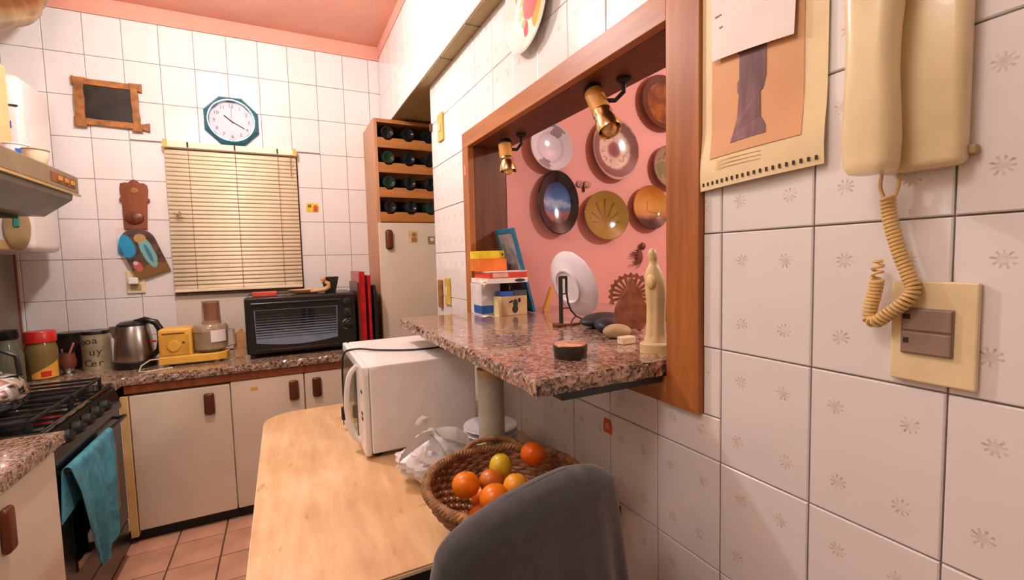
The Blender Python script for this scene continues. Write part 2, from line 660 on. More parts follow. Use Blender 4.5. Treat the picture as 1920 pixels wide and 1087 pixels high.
# far wall with the window hole
W0, W1, WZ0, WZ1 = -0.515, 0.112, 1.075, 1.875
b = B()
b.box(-1.25, W0, FAR, FAR + 0.12, 0, CEIL); b.box(W1, 1.25, FAR, FAR + 0.12, 0, CEIL)
b.box(W0, W1, FAR, FAR + 0.12, 0, WZ0); b.box(W0, W1, FAR, FAR + 0.12, WZ1, CEIL)
wall_back = struct(obj('wall_back', b, M['grout']))
TH = 0.006
tiles(wall_back, (0, FAR, 0), (PI / 2, 0, 0), -0.9587, 0.15, 2.4685, 0.2, LX, 0.86, 0.70, 2.4685, M['tile_faint'],
      holes=[(W0, W1, 0.70, WZ1)], gap=0.0022)
b = B(); b.box(LX, 0.86, FAR - 0.010, FAR, 2.4685, CEIL)
struct(obj('trim_1', b, M['pink']))
b = B(); b.box(W0, W1, FAR - 0.008, FAR, 0.755, WZ0 - 0.012)
struct(obj('trim_2', b, M['plaster']))
# window behind the blind
b = B()
for (x0, x1, z0, z1) in ((W0, W0 + 0.03, WZ0, WZ1), (W1 - 0.03, W1, WZ0, WZ1), (W0 + 0.03, W1 - 0.03, WZ0, WZ0 + 0.03), (W0 + 0.03, W1 - 0.03, WZ1 - 0.03, WZ1), ((W0 + W1) / 2 - 0.015, (W0 + W1) / 2 + 0.015, WZ0 + 0.03, WZ1 - 0.03)):
    b.box(x0, x1, FAR + 0.035, FAR + 0.075, z0, z1)
win = struct(obj('window_1', b, M['brownwood']))
for x0, x1 in ((W0 + 0.03, (W0 + W1) / 2 - 0.015), ((W0 + W1) / 2 + 0.015, W1 - 0.03)):
    b = B(); b.box(x0, x1, FAR + 0.05, FAR + 0.056, WZ0 + 0.03, WZ1 - 0.03)
    obj('pane', b, M['glass'], win)

# right wall with the serving hatch
OY0, OY1, OZ0, OZ1 = 0.572, 1.712, 0.932, 1.708      # outside of the wooden surround
JY0, JY1, JZ1 = 0.648, 1.651, 1.65                   # clear opening
RT = 0.812
b = B()
b.box(RX, RT, -1.6, OY0, 0, 2.035); b.box(RX, RT, OY1, 2.14, 0, 2.035)
b.box(RX, RT, OY0, OY1, 0, OZ0); b.box(RX, RT, OY0, OY1, OZ1, 2.035)
wall_right = struct(obj('wall_right', b, M['grout']))
EU_R = (PI / 2, 0, -PI / 2)     # local x -> -Y, y -> Z, z -> -X
tiles(wall_right, (RX, 0, 0), EU_R, -0.5352, 0.15, 1.2546, 0.2, -2.14, 0.60, 0.0, 2.034, M['tile'],
      holes=[(-OY1, -OY0, OZ0, OZ1)], gap=0.0022)
# pink dining-room face of the hatch wall and its other walls
b = B(); b.box(RT, 3.0, 1.651, 1.75, 0, CEIL)
struct(obj('wall_dining', b, M['pinkwall']))
b = B(); b.box(3.0, 3.1, -1.7, 1.75, 0, CEIL)
struct(obj('wall_dining_right', b, M['pinkwall']))
b = B(); b.box(-1.25, 3.0, -1.7, -1.6, 0, CEIL)
struct(obj('wall_front', b, M['plaster']))
b = B(); b.box(LX - 0.12, LX, -1.6, FAR, 0, CEIL)
wall_left = struct(obj('wall_left', b, M['plaster']))
b = B(); b.box(1.15, 1.25, 1.75, FAR, 0, 2.035)
struct(obj('wall_alcove', b, M['plaster']))
# beam over the hatch wall
BX = 0.612
b = B(); b.box(BX, RT, -1.6, 1.75, 2.035, CEIL); b.box(BX, 1.25, 1.75, FAR, 2.035, CEIL)
beam = struct(obj('trim_3', b, M['soffit']))
tiles(beam, (BX, 0, 0), EU_R, -0.5352, 0.15, 2.035, 0.2, -2.985, 0.3, 2.035, 2.485, M['tile_faint'], gap=0.0016)
b = B(); b.box(BX - 0.010, BX, -1.6, FAR - 0.01, 2.485, CEIL)
obj('painted_band', b, M['pink'], beam)
for k in range(7):
    b = B(); b.box(BX + 0.001, RX - 0.001, 2.1 - 0.29 * k - 0.28, 2.1 - 0.29 * k - 0.003, 2.0315, 2.035)
    obj('soffit_panel', b, M['soffit'], beam)
# wooden surround of the hatch
b = B(); b.box(RX - 0.018, RX + 0.006, JY1, OY1, 0.985, JZ1, 0.002)
hatch = struct(obj('trim_4', b, M['wood']))
for nm, bx, mt in (('jamb', (RX - 0.018, RX + 0.006, OY0, JY0, OZ0, OZ1), 'wood'),
                   ('lintel', (RX - 0.0175, RX + 0.006, JY0, OY1, JZ1, OZ1), 'wood_y'),
                   ('sill_board', (RX - 0.0175, RX + 0.006, JY0, OY1, OZ0, 0.984), 'wood_y'),
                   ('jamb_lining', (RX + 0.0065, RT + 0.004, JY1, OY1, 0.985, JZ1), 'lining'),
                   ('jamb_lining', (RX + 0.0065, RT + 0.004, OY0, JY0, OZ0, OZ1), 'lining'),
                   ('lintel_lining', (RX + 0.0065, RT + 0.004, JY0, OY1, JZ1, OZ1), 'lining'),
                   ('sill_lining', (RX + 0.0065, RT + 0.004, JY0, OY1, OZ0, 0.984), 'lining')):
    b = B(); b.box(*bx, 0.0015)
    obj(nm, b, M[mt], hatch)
# left wall splash panel with brown edge strip
b = B(); b.box(LX, LX + 0.012, 1.0, 2.962, 0.75, 1.298)
struct(obj('trim_5', b, M['greige']))
b = B(); b.box(LX, LX + 0.016, 2.962, 2.976, 0.75, 1.298)
struct(obj('trim_6', b, M['brownwood']))

# ================================================================== BASE CABINETS AND WORKTOPS
CF = 2.502


def handle(y0, cx, z0, z1, parent, hw=0.021, along='X'):
    b = B()
    if along == 'X':
        b.box(cx - hw, cx + hw, y0 - 0.018, y0, z0, z1, 0.010, seg=3)
    else:
        b.box(y0, y0 + 0.018, cx - hw, cx + hw, z0, z1, 0.010, seg=3)
    return obj('handle', b, M['handle'], parent, smooth=True)


c1 = thing('base_cabinet', 'cream base cabinet with a single wide door beside the stove', 'cabinet', (-0.43, 2.75, 0))
b = B(); b.box(-0.655, -0.247, CF + 0.018, FAR - 0.012, 0.07, 0.665); b.box(LX + 0.014, -0.656, 2.47, FAR - 0.012, 0.07, 0.66)
obj('body', b, M['cream'], c1)
b = B(); b.box(-0.657, -0.628, CF - 0.004, CF + 0.30, 0.03, 0.665, 0.004)
obj('side_panel', b, M['yellowcream'], c1)
b = B(); b.box(-0.625, -0.250, CF, CF + 0.017, 0.055, 0.664, 0.004)
d = obj('door', b, M['cream'], c1)
handle(CF, -0.333, 0.535, 0.635, d)
b = B(); b.box(-0.655, -0.247, CF + 0.03, CF + 0.05, 0.0, 0.07)
obj('toe_kick', b, M['blackm'], c1)
c2 = thing('base_cabinet', 'cream base cabinet with two doors below the toaster oven', 'cabinet', (0.12, 2.75, 0))
b = B(); b.box(-0.245, 0.488, CF + 0.018, FAR - 0.012, 0.07, 0.665)
obj('body', b, M['cream'], c2)
for x0, x1, hx in ((-0.246, 0.068, 0.022), (0.074, 0.385, 0.128)):
    b = B(); b.box(x0, x1, CF, CF + 0.017, 0.055, 0.672, 0.004)
    d = obj('door', b, M['cream'], c2)
    handle(CF, hx, 0.545, 0.645, d)
b = B(); b.box(0.39, 0.488, CF, CF + 0.017, 0.055, 0.672, 0.003)
obj('filler_panel', b, M['cream'], c2)
b = B(); b.box(-0.245, 0.488, CF + 0.03, CF + 0.05, 0.0, 0.07)
obj('toe_kick', b, M['blackm'], c2)
b = B(); b.box(-0.165, -0.135, CF - 0.0012, CF, 0.620, 0.634); 
tag(obj('sticker', b, M['yellow'], None, loc=(-0.15, CF, 0.62)), 'tiny yellow worn sticker on a cream cabinet door', 'sticker')
# wood rail and worktop
b = B(); b.box(-0.64, 0.488, CF - 0.004, CF + 0.02, 0.674, 0.712, 0.003)
tag(obj('wooden_rail', b, M['brownwood'], None, loc=(0, CF, 0.674)), 'brown wooden rail under the granite worktop edge', 'rail')


def rough_edge_slab(x0, x1, y0, y1, z0, z1, edges, amp=0.006):
    """stone slab with chipped edges on the named sides"""
    b = B()
    nx = max(2, int((x1 - x0) / 0.012)); ny = max(2, int((y1 - y0) / 0.012))
    top, bot = [], []
    rnd = random.Random(3)
    loop = []
    for i in range(nx): loop.append((x0 + (x1 - x0) * i / nx, y0, 'y0'))
    for i in range(ny): loop.append((x1, y0 + (y1 - y0) * i / ny, 'x1'))
    for i in range(nx): loop.append((x1 - (x1 - x0) * i / nx, y1, 'y1'))
    for i in range(ny): loop.append((x0, y1 - (y1 - y0) * i / ny, 'x0'))
    cen = Vector(((x0 + x1) / 2, (y0 + y1) / 2, 0))
    rings = [[], [], [], []]
    for (x, y, e) in loop:
        n = {'y0': (0, 1), 'y1': (0, -1), 'x0': (1, 0), 'x1': (-1, 0)}[e]
        for k, (zz, inset) in enumerate(((z0, 0.3), (z0 + (z1 - z0) * 0.35, 0.0), (z0 + (z1 - z0) * 0.75, 0.1), (z1, 0.6))):
            a = amp * rnd.random() * (1 if e in edges else 0) + amp * inset * (1 if e in edges else 0)
            rings[k].append(b.bm.verts.new((x + n[0] * a, y + n[1] * a, zz)))
    L = len(loop)
    for k in range(3):
        for i in range(L):
            j = (i + 1) % L
            b.bm.faces.new((rings[k][i], rings[k][j], rings[k + 1][j], rings[k + 1][i]))
    b.bm.faces.new(rings[3]); b.bm.faces.new(rings[0][::-1])
    return b


b = rough_edge_slab(-0.64, 0.488, 2.485, FAR - 0.012, 0.714, 0.75, ('y0',), 0.006)
tag(obj('worktop', b, M['granite_dk'], None, loc=(0, 2.7, 0.714)), 'long granite worktop under the blind with a chipped front edge', 'worktop')
b = B(); b.box(LX + 0.017, -0.641, 2.412, FAR - 0.012, 0.714, 0.75, 0.003)
tag(obj('worktop', b, M['granite_dk'], None, loc=(-0.9, 2.7, 0.714)), 'granite worktop corner behind the black stove', 'worktop')
b = rough_edge_slab(LX + 0.014, -0.595, 0.95, 1.772, 0.714, 0.75, ('x1', 'y1'), 0.004)
tag(obj('worktop', b, M['granite_dk'], None, loc=(-0.86, 1.35, 0.714)), 'granite worktop piece at the left edge nearest the viewer', 'worktop')
c3 = thing('base_cabinet', 'cream base cabinet at the left edge in front of the stove', 'cabinet', (-0.87, 1.38, 0))
b = B(); b.box(LX + 0.014, -0.64, 0.96, 1.765, 0.07, 0.70)
obj('body', b, M['cream'], c3)
b = B(); b.box(-0.638, -0.62, 1.20, 1.765, 0.055, 0.694, 0.004)
d = obj('door', b, M['cream'], c3)
handle(-0.62, 1.475, 0.555, 0.665, d, along='Y')
b = B(); b.box(-0.638, -0.62, 0.965, 1.196, 0.055, 0.694, 0.004)
obj('door', b, M['cream'], c3)
b = B(); b.box(LX + 0.02, -0.67, 0.96, 1.765, 0.0, 0.07)
obj('toe_kick', b, M['blackm'], c3)

# ================================================================== STOVE
st = thing('stove', 'black gas stove with cast grates beside the granite corner', 'stove', (-0.88, 2.11, 0))
SY0, SY1 = 1.782, 2.405
b = B(); b.box(LX + 0.042, -0.635, SY0, SY1, 0.05, 0.735, 0.004)
obj('body', b, M['black'], st)
b = B(); b.box(LX + 0.042, -0.625, SY0, SY1, 0.736, 0.752, 0.004)
obj('cooktop', b, M['blackglass'], st)
for i, (bx, by) in enumerate(((-0.75, 1.95), (-0.75, 2.25), (-0.98, 1.95), (-0.98, 2.25))):
    b = B(); b.lathe([(0, 0.752), (0.048, 0.752), (0.048, 0.760), (0.036, 0.764), (0.036, 0.770), (0, 0.772)], 20, Matrix.Translation((bx, by, 0)))
    obj('burner', b, M['blackm'], st, smooth=True)
for gy in (1.95, 2.245):
    b = B()
    for dx in (-1.06, -0.865, -0.66):
        b.box(dx - 0.004, dx + 0.004, gy - 0.14, gy + 0.14, 0.774, 0.782)
    for dy in (-0.14, -0.07, 0.0, 0.07, 0.14):
        b.box(-1.065, -0.655, gy + dy - 0.004, gy + dy + 0.004, 0.774, 0.782)
    for dx in (-1.06, -0.66):
        for dy in (-0.14, 0.14):
            b.box(dx - 0.005, dx + 0.005, gy + dy - 0.005, gy + dy + 0.005, 0.752, 0.779)
    obj('grate', b, M['blackm'], st)
b = B(); b.prism([(-0.636, 0.735), (-0.622, 0.735), (-0.602, 0.655), (-0.602, 0.645), (-0.636, 0.645)], SY0, SY1, 'Y')
obj('control_panel', b, M['black'], st)
for k in range(5):
    ky = 1.875 + k * 0.087
    b = B(); b.lathe([(0.022, 0.0), (0.021, 0.016), (0.018, 0.022), (0, 0.023)], 16, frame_m((-0.611, ky, 0.70), (0.97, 0, 0.24)))
    b.box(-0.003, 0.003, -0.015, 0.015, 0.018, 0.028, m=frame_m((-0.611, ky, 0.70), (0.97, 0, 0.24)))
    obj('knob', b, M['blackm'], st, smooth=True)
b = B(); b.box(-0.634, -0.608, SY0 + 0.005, SY1 - 0.005, 0.17, 0.64, 0.004)
dr = obj('oven_door', b, M['black'], st)
b = B(); b.box(-0.608, -0.606, SY0 + 0.09, SY1 - 0.09, 0.26, 0.53, 0.0)
obj('glass', b, M['blackglass'], dr)
b = B(); b.tube([(-0.608, SY0 + 0.03, 0.61), (-0.585, SY0 + 0.03, 0.615), (-0.585, SY1 - 0.03, 0.615), (-0.608, SY1 - 0.03, 0.61)], 0.007, 8)
obj('handle', b, M['black'], dr, smooth=True)
b = B(); b.box(-0.634, -0.610, SY0 + 0.005, SY1 - 0.005, 0.055, 0.165, 0.004)
obj('drawer', b, M['black'], st)
b = B()
for fx in (-1.06, -0.66):
    for fy in (SY0 + 0.03, SY1 - 0.03):
        b.box(fx - 0.015, fx + 0.015, fy - 0.015, fy + 0.015, 0, 0.05)
obj('feet', b, M['blackm'], st)

st.location.x -= 0.024

# towel over the oven door handle
def towel_fn(u, v):
    # v: 0 back hem, over the bar, 1 front hem
    y = 1.80 + 0.375 * u
    L = 0.30 + 0.10 * math.sin(u * PI * 0.9 + 0.3)
    w = 0.006 * math.sin(u * 17) + 0.004 * math.sin(u * 31 + 1)
    if v < 0.32:
        t = (0.32 - v) / 0.32
        return Vector((-0.598 + 0.001 * math.sin(u * 9), y - 0.03 * t * (1 - u), 0.618 - 0.15 * t * (1.0 - 0.3 * u)))
    if v < 0.44:
        a = (v - 0.32) / 0.12 * PI
        return Vector((-0.585 - 0.0125 * math.cos(a), y, 0.617 + 0.0125 * math.sin(a)))
    t = (v - 0.44) / 0.56
    yy = y + (0.10 * t) * (1 - u) ** 1.5 - 0.02 * t * u
    return Vector((-0.5725 + (0.006 + w) * min(1, t * 4), yy, 0.617 - (L - 0.012 * math.cos(u * 12)) * t))


b = B(); b.grid(towel_fn, 40, 44, thick=0.0025)
tag(obj('towel', b, M['bluecloth'], None, loc=(-0.58, 1.98, 0.617), smooth=True), 'teal blue dish towel hanging on the stove front', 'towel').location.x -= 0.024

# stove kettle at the frame edge
k = thing('tea_kettle', 'round shiny metal kettle standing on the stove grate', 'kettle', (-0.845, 1.98, 0.788))
b = B(); b.lathe([(0, 0.788), (0.075, 0.788), (0.095, 0.805), (0.102, 0.835), (0.092, 0.87), (0.068, 0.893), (0.045, 0.899)], 36, Matrix.Translation((-0.845, 1.98, 0)))
obj('body', b, M['chrome'], k, smooth=True)
b = B(); b.lathe([(0.046, 0.899), (0.042, 0.908), (0.012, 0.914), (0.012, 0.925), (0, 0.928)], 28, Matrix.Translation((-0.845, 1.98, 0)))
obj('lid', b, M['chrome'], k, smooth=True)
b = B(); b.tube([(-0.93, 1.94, 0.85), (-0.965, 1.925, 0.875), (-0.985, 1.915, 0.905)], [0.018, 0.013, 0.010], 10)
obj('spout', b, M['chrome'], k, smooth=True)
b = B(); b.tube([(-0.92, 1.95, 0.885), (-0.915, 1.95, 0.95), (-0.87, 1.97, 0.985), (-0.82, 1.99, 0.985), (-0.775, 2.01, 0.95), (-0.77, 2.01, 0.885)], 0.007, 8)
obj('handle', b, M['black'], k, smooth=True)

# ================================================================== HOOD, HEATER AND DUCT
hd = thing('range_hood', 'olive metal range hood projecting from the left wall', 'hood', (-0.9, 2.1, 1.42))
HY0, HY1 = 1.79, 2.40
b = B(); b.prism([(LX, 1.588), (-0.712, 1.588), (-0.700, 1.580), (-0.700, 1.520), (-0.705, 1.514), (LX, 1.514)], HY0, HY1, 'Y')
obj('body', b, M['olive_metal'], hd)
b = B(); b.prism([(LX, 1.514), (-0.712, 1.512), (-0.716, 1.490), (-0.80, 1.425), (LX, 1.425)], HY0 + 0.02, HY1 - 0.02, 'Y')
obj('underside', b, M['hood_under'], hd)
b = B(); b.box(-0.706, -0.694, HY0, HY1, 1.506, 1.514)
obj('trim_strip', b, M['brass'], hd)
b = B(); b.box(-0.701, -0.698, 2.16, 2.37, 1.531, 1.566, 0.001)
cp = obj('switch_panel', b, M['brownwood'], hd)
for k in range(3):
    b = B(); b.box(-0.699, -0.692, 2.21 + 0.055 * k, 2.235 + 0.055 * k, 1.54, 1.557, 0.002)
    obj('button', b, M['cork'], cp)
b = B(); b.box(-1.05, -0.86, 1.86, 2.34, 1.414, 1.425)
obj('filter', b, M['blackm'], hd)

hb = thing('water_heater', 'white wall mounted water heater in the left corner', 'heater', (-1.02, 2.74, 1.30))
b = B(); b.box(LX, -0.915, 2.60, 2.88, 1.30, 2.02, 0.03, seg=4)
obj('casing', b, M['calefon'], hb, smooth=True)
b = B(); b.box(-0.965, -0.925, 2.596, 2.604, 1.888, 1.894)
obj('slot', b, M['darkprint'], hb)
b = B(); b.box(-0.966, -0.948, 2.5975, 2.601, 1.80, 1.828)
obj('badge', b, M['blue'], hb)
b = B(); b.box(LX + 0.02, -0.955, 2.5985, 2.601, 1.31, 1.35)
obj('label_plate', b, M['yellowcream'], hb)
# oval plaque on the heater
b = B(); b.lathe([(0, 0.0), (0.036, 0.0), (0.041, 0.004), (0.040, 0.009), (0.034, 0.011), (0, 0.010)], 32, rotm((-0.958, 2.600, 1.40), PI / 2), sx=1.0, sy=2.3)
op = thing('oval_plaque', 'beige oval plaque with a teal centre on the white heater', 'plaque', (-0.958, 2.6, 1.40))
obj('oval', b, M['stone_lt'], op, smooth=True)
b = B(); b.box(-0.968, -0.948, 2.585, 2.592, 1.40, 1.475, 0.004)
obj('centre', b, M['green'] if False else pm('teal_print', (60, 150, 132), 0.5), op)
# flexible duct
du = thing('exhaust_duct', 'bronze flexible exhaust duct curving up at the top left', 'duct', (-0.95, 2.2, 1.59))
pts = [(-1.03, 2.10, 1.59), (-1.03, 2.13, 1.85), (-1.02, 2.24, 2.06), (-0.99, 2.48, 2.20), (-0.95, 2.72, 2.34), (-0.92, 2.84, 2.548)]
fine = []
for i in range(len(pts) - 1):
    for k in range(8):
        t = k / 8
        fine.append(tuple(pts[i][j] * (1 - t) + pts[i + 1][j] * t for j in range(3)))
fine.append(pts[-1])
b = B(); b.tube(fine, [0.078 + 0.004 * (i % 2) for i in range(len(fine))], 20)
obj('pipe', b, M['duct'], du, smooth=True)
b = B(); b.lathe([(0.083, 1.588), (0.095, 1.588), (0.095, 1.60), (0.083, 1.61)], 24, Matrix.Translation((-1.03, 2.10, 0)))
obj('collar', b, M['duct'], du, smooth=True)
# things on the hood
b = B(); b.box(-0.95, -0.855, 2.24, 2.34, 1.588, 1.96, 0.006)
tb = thing('tall_box', 'tall cream box with an orange dot on the hood', 'box', (-0.90, 2.29, 1.588))
obj('carton', b, M['yellowcream'], tb)
b = B(); b.lathe([(0, 0), (0.014, 0), (0.014, 0.002), (0, 0.002)], 16, rotm((-0.880, 2.24, 1.78), PI / 2))
obj('dot', b, M['orange_print'], tb)


def cup(name, label, x, y, z, r, h, mat, rimmat, mark=False, cat='cup', handle_=True):
    t = thing(name, label, cat, (x, y, z))
    b = B(); b.lathe([(0, z), (r * 0.72, z), (r * 0.86, z + h * 0.18), (r, z + h * 0.6), (r, z + h), (r - 0.003, z + h), (r - 0.004, z + h * 0.3), (0, z + h * 0.12)], 28, Matrix.Translation((x, y, 0)))
    obj('bowl', b, mat, t, smooth=True)
    b = B(); b.tube([(x + (r + 0.0005) * math.cos(a), y + (r + 0.0005) * math.sin(a), z + h) for a in [2 * PI * i / 28 for i in range(28)]], 0.0025, 6, closed=True)
    obj('rim', b, rimmat, t, smooth=True)
    if mark:
        b = B()
        b.grid(lambda u, v: Vector((x + (r + 0.0012) * math.cos(-1.15 + 0.7 * u), y + (r + 0.0012) * math.sin(-1.15 + 0.7 * u), z + h * (0.32 + 0.46 * v))), 8, 4, thick=0.0006)
        obj('mark', b, M['blue'], t)
    return t


cup('cup', 'white cup with a blue mark on top of the hood', -0.818, 2.245, 1.588, 0.036, 0.074, M['porcelain'], M['porcelain'], True)
cup('pot', 'small cream pot with a brown rim at the hood front', -0.748, 2.20, 1.588, 0.034, 0.052, pm('cream_glaze', (226, 212, 180), 0.25), M['stone_lt'], False, 'pot')
b = B(); b.sphere((-0.815, 2.08, 1.618), 0.032, 0.032, 0.030); b.tube([(-0.815, 2.08, 1.645), (-0.812, 2.08, 1.660)], 0.002, 6)
tag(obj('pomegranate', b, pm('red_pink_skin', (206, 98, 84), 0.35, var=0.2), None, loc=(-0.815, 2.08, 1.588), smooth=True), 'round reddish pink fruit on the hood at the left edge', 'fruit')

# ================================================================== FAR WALL DECORATION
WF = FAR - 0.0065      # face of the tiles
# dark framed picture, bars crossing at the corners
pf = thing('picture_frame', 'small dark picture in a crossed brown wooden frame', 'picture', (-0.725, WF, 1.93))


def stick(p0, p1, w, y0, y1, seed):
    rnd = random.Random(seed)
    p0 = Vector(p0); p1 = Vector(p1)
    d = (p1 - p0); L = d.length; d.normalize(); n = Vector((-d.y, d.x))
    up, dn = [], []
    for i in range(11):
        t = i / 10
        q = p0 + d * L * t
        f = 1.0 + (0.35 if t in (0, 1) else 0) + rnd.uniform(-0.12, 0.12)
        up.append(tuple(q + n * w * 0.5 * f)); dn.append(tuple(q - n * w * 0.5 * f))
    return B().prism(up + dn[::-1], y0, y1, 'Y', bev=0.002)


for i, (p0, p1, w, ya, yb) in enumerate((((-0.862, 2.136), (-0.590, 2.132), 0.030, WF - 0.018, WF - 0.004), ((-0.862, 1.945), (-0.568, 1.938), 0.030, WF - 0.018, WF - 0.004),
                                         ((-0.834, 2.152), (-0.838, 1.915), 0.036, WF - 0.024, WF - 0.010), ((-0.622, 2.150), (-0.618, 1.912), 0.030, WF - 0.024, WF - 0.010))):
    obj('frame_bar', stick(p0, p1, w, ya, yb, i), M['leather'], pf)
b = B(); b.box(-0.83, -0.625, WF - 0.012, WF - 0.001, 1.95, 2.128)
g = N('dark_painting')
f = g.noise(14, 4)
g.color(g.ramp(f, [(0.35, (26, 22, 20)), (0.62, (44, 42, 36)), (0.75, (70, 74, 60))])); g.set(rough=0.3)
obj('painting', b, g.m, pf)

# clock
CX, CZ = -0.203, 2.010
ck = thing('wall_clock', 'octagonal teal wall clock with a pale round face', 'clock', (CX, WF, CZ))
octo = [(CX + 0.137 * math.cos(PI / 8 + k * PI / 4), CZ + 0.137 * math.sin(PI / 8 + k * PI / 4)) for k in range(8)]
b = B()
fs = []
def ring(rad, y):
    return [b.bm.verts.new((CX + rad * math.cos(PI / 8 + k * PI / 4), y, CZ + rad * math.sin(PI / 8 + k * PI / 4))) for k in range(8)]
def circ(rad, y):
    return [b.bm.verts.new((CX + rad * math.cos(PI / 8 + k * PI / 4), y, CZ + rad * math.sin(PI / 8 + k * PI / 4))) for k in range(8)]
b.lathe([(0.137, 0), (0.139, 0.014), (0.128, 0.028), (0.112, 0.034), (0.112, 0.022)], 8, rotm((CX, WF, CZ), PI / 2) @ Matrix.Rotation(PI / 8, 4, 'Z'))
obj('case', b, M['teal'], ck)
b = B(); b.lathe([(0.113, 0.020), (0.112, 0.036), (0.107, 0.036), (0.104, 0.012)], 48, rotm((CX, WF, CZ), PI / 2))
obj('bezel', b, pm('silver_blue_plastic', (190, 206, 216), 0.25, 0.3), ck, smooth=True)
b = B(); b.lathe([(0, 0.012), (0.110, 0.012), (0.110, 0.0), (0, 0.0)], 48, rotm((CX, WF, CZ), PI / 2))
obj('face', b, M['clockface'], ck)
for k in range(12):
    a = PI / 2 - (k + 1) * PI / 6
    b = add_text(B(), str(k + 1), 0.026, rotm((CX + 0.082 * math.cos(a), WF - 0.0126, CZ + 0.082 * math.sin(a)), PI / 2))
    obj('numeral', b, M['greytext'], ck)
for nm, ang, L, w, mt in (('hour_hand', PI / 2 - (10 + 1 / 3) * PI / 6, 0.046, 0.0045, 'darkprint'), ('minute_hand', PI / 2 - 20 * PI / 30, 0.068, 0.0035, 'darkprint'), ('second_hand', PI / 2 - 0.02, 0.075, 0.0012, 'greytext')):
    b = B(); b.box(-0.012, L, -w / 2, w / 2, 0.0, 0.001, m=rotm((CX, WF - 0.0165, CZ), PI / 2) @ Matrix.Rotation(ang, 4, 'Z'))
    obj(nm, b, M[mt], ck)

# carved wooden wall plaque
b = B()
out = [(-0.706, 1.42), (-0.706, 1.555), (-0.716, 1.562), (-0.716, 1.575), (-0.708, 1.582), (-0.712, 1.62), (-0.708, 1.650), (-0.690, 1.656), (-0.675, 1.655), (-0.664, 1.668), (-0.652, 1.672), (-0.640, 1.668), (-0.629, 1.655), (-0.612, 1.655), (-0.600, 1.646), (-0.597, 1.62), (-0.601, 1.582), (-0.593, 1.575), (-0.593, 1.562), (-0.604, 1.555), (-0.612, 1.42)]
b.prism(out[::-1], WF - 0.016, WF, 'Y', bev=0.003)
wp = thing('wooden_plaque', 'carved brown wooden plaque hanging above the painted plaque', 'plaque', (-0.656, WF, 1.42))
obj('board', b, M['brownwood'], wp)
b = B(); b.lathe([(0, 0.0), (0.040, 0.0), (0.036, 0.010), (0.02, 0.016), (0, 0.017)], 24, rotm((-0.659, WF - 0.014, 1.475), PI / 2), sy=0.8)
obj('carved_rosette', b, M['handle'], wp, smooth=True)
b = B(); b.lathe([(0, 0.0), (0.018, 0.0), (0.014, 0.006), (0, 0.008)], 20, rotm((-0.652, WF - 0.014, 1.615), PI / 2))
obj('boss', b, M['leather'], wp, smooth=True)

# postcard
g = N('postcard_print')
x, y, z = g.sep()[0:3]
g.color(g.ramp(g.math('ADD', g.math('DIVIDE', g.math('ADD', z, 0.08), 0.16), g.math('MULTIPLY', g.noise(30), 0.12)), [(0.12, (240, 238, 236)), (0.2, (110, 170, 220)), (0.5, (140, 196, 232)), (0.75, (226, 226, 230)), (0.95, (232, 214, 208))]))
b = B(); b.box(-0.742, -0.655, WF - 0.003, WF, 1.272, 1.43)
tag(obj('postcard', b, g.m, None, loc=(-0.70, WF, 1.35)), 'pale blue and white card tucked behind the painted plaque', 'card')


# arched painted plaque, tilted
def plaque_mat():
    g = N('painted_saint')
    x, y, z = g.sep()[0:3]
    n = g.noise(28, 4)
    base = g.ramp(n, [(0.3, (36, 30, 26)), (0.6, (96, 70, 58)), (0.8, (120, 96, 76))])

    def blob(cx, cz, rx, rz, col, soft, cur):
        a = g.math('DIVIDE', g.math('SUBTRACT', x, cx), rx); c = g.math('DIVIDE', g.math('SUBTRACT', z, cz), rz)
        r = g.math('ADD', g.math('ADD', g.math('MULTIPLY', a, a), g.math('MULTIPLY', c, c)), g.math('MULTIPLY', g.math('SUBTRACT', n, 0.5), 1.1))
        m = g.math('MULTIPLY', g.math('SUBTRACT', 1.0 + soft, r), 1.0 / soft, clamp=True)
        return g.mix(m, cur, col)
    c = blob(0.0, -0.105, 0.085, 0.035, (128, 92, 44), 0.5, base)
    c = blob(-0.055, 0.055, 0.034, 0.055, (34, 150, 196), 0.5, c)
    c = blob(0.022, -0.005, 0.024, 0.072, (120, 178, 172), 0.4, c)
    c = blob(0.022, -0.01, 0.008, 0.045, (60, 130, 150), 0.4, c)
    c = blob(0.016, 0.072, 0.022, 0.020, (184, 148, 92), 0.4, c)
    c = blob(-0.045, -0.060, 0.016, 0.024, (196, 96, 92), 0.4, c)
    c = blob(-0.048, -0.042, 0.009, 0.009, (214, 196, 180), 0.4, c)
    g.color(c); g.set(rough=0.35)
    return g.m


sp = thing('painted_plaque', 'tilted arched plaque painted with a blue robed figure', 'plaque', (-0.636, WF - 0.022, 1.30))
out = [(-0.075, -0.125), (0.075, -0.125)] + [(0.075 * math.cos(a), 0.050 + 0.075 * math.sin(a)) for a in [PI * i / 14 for i in range(15)]]
b = B(); b.prism(out, -0.006, 0.006, 'Y', bev=0.0015)
o = obj('panel', b, plaque_mat(), sp, local=True)
sp.rotation_euler = (0.02, -0.33, 0.10)
# socket with plug, far wall
so = thing('wall_socket', 'cream socket plate with a plug below the painted plaque', 'socket', (-0.678, WF, 1.148))
b = B(); b.box(-0.716, -0.639, WF - 0.010, WF, 1.090, 1.206, 0.004)
obj('plate', b, M['ivory'], so)
b = B(); b.box(-0.702, -0.662, WF - 0.040, WF - 0.010, 1.138, 1.172, 0.005)
obj('plug', b, M['white'], so)
b = B(); b.box(-0.700, -0.656, WF - 0.0125, WF - 0.0095, 1.105, 1.136, 0.001)
obj('outlet', b, M['stone_lt'], so)
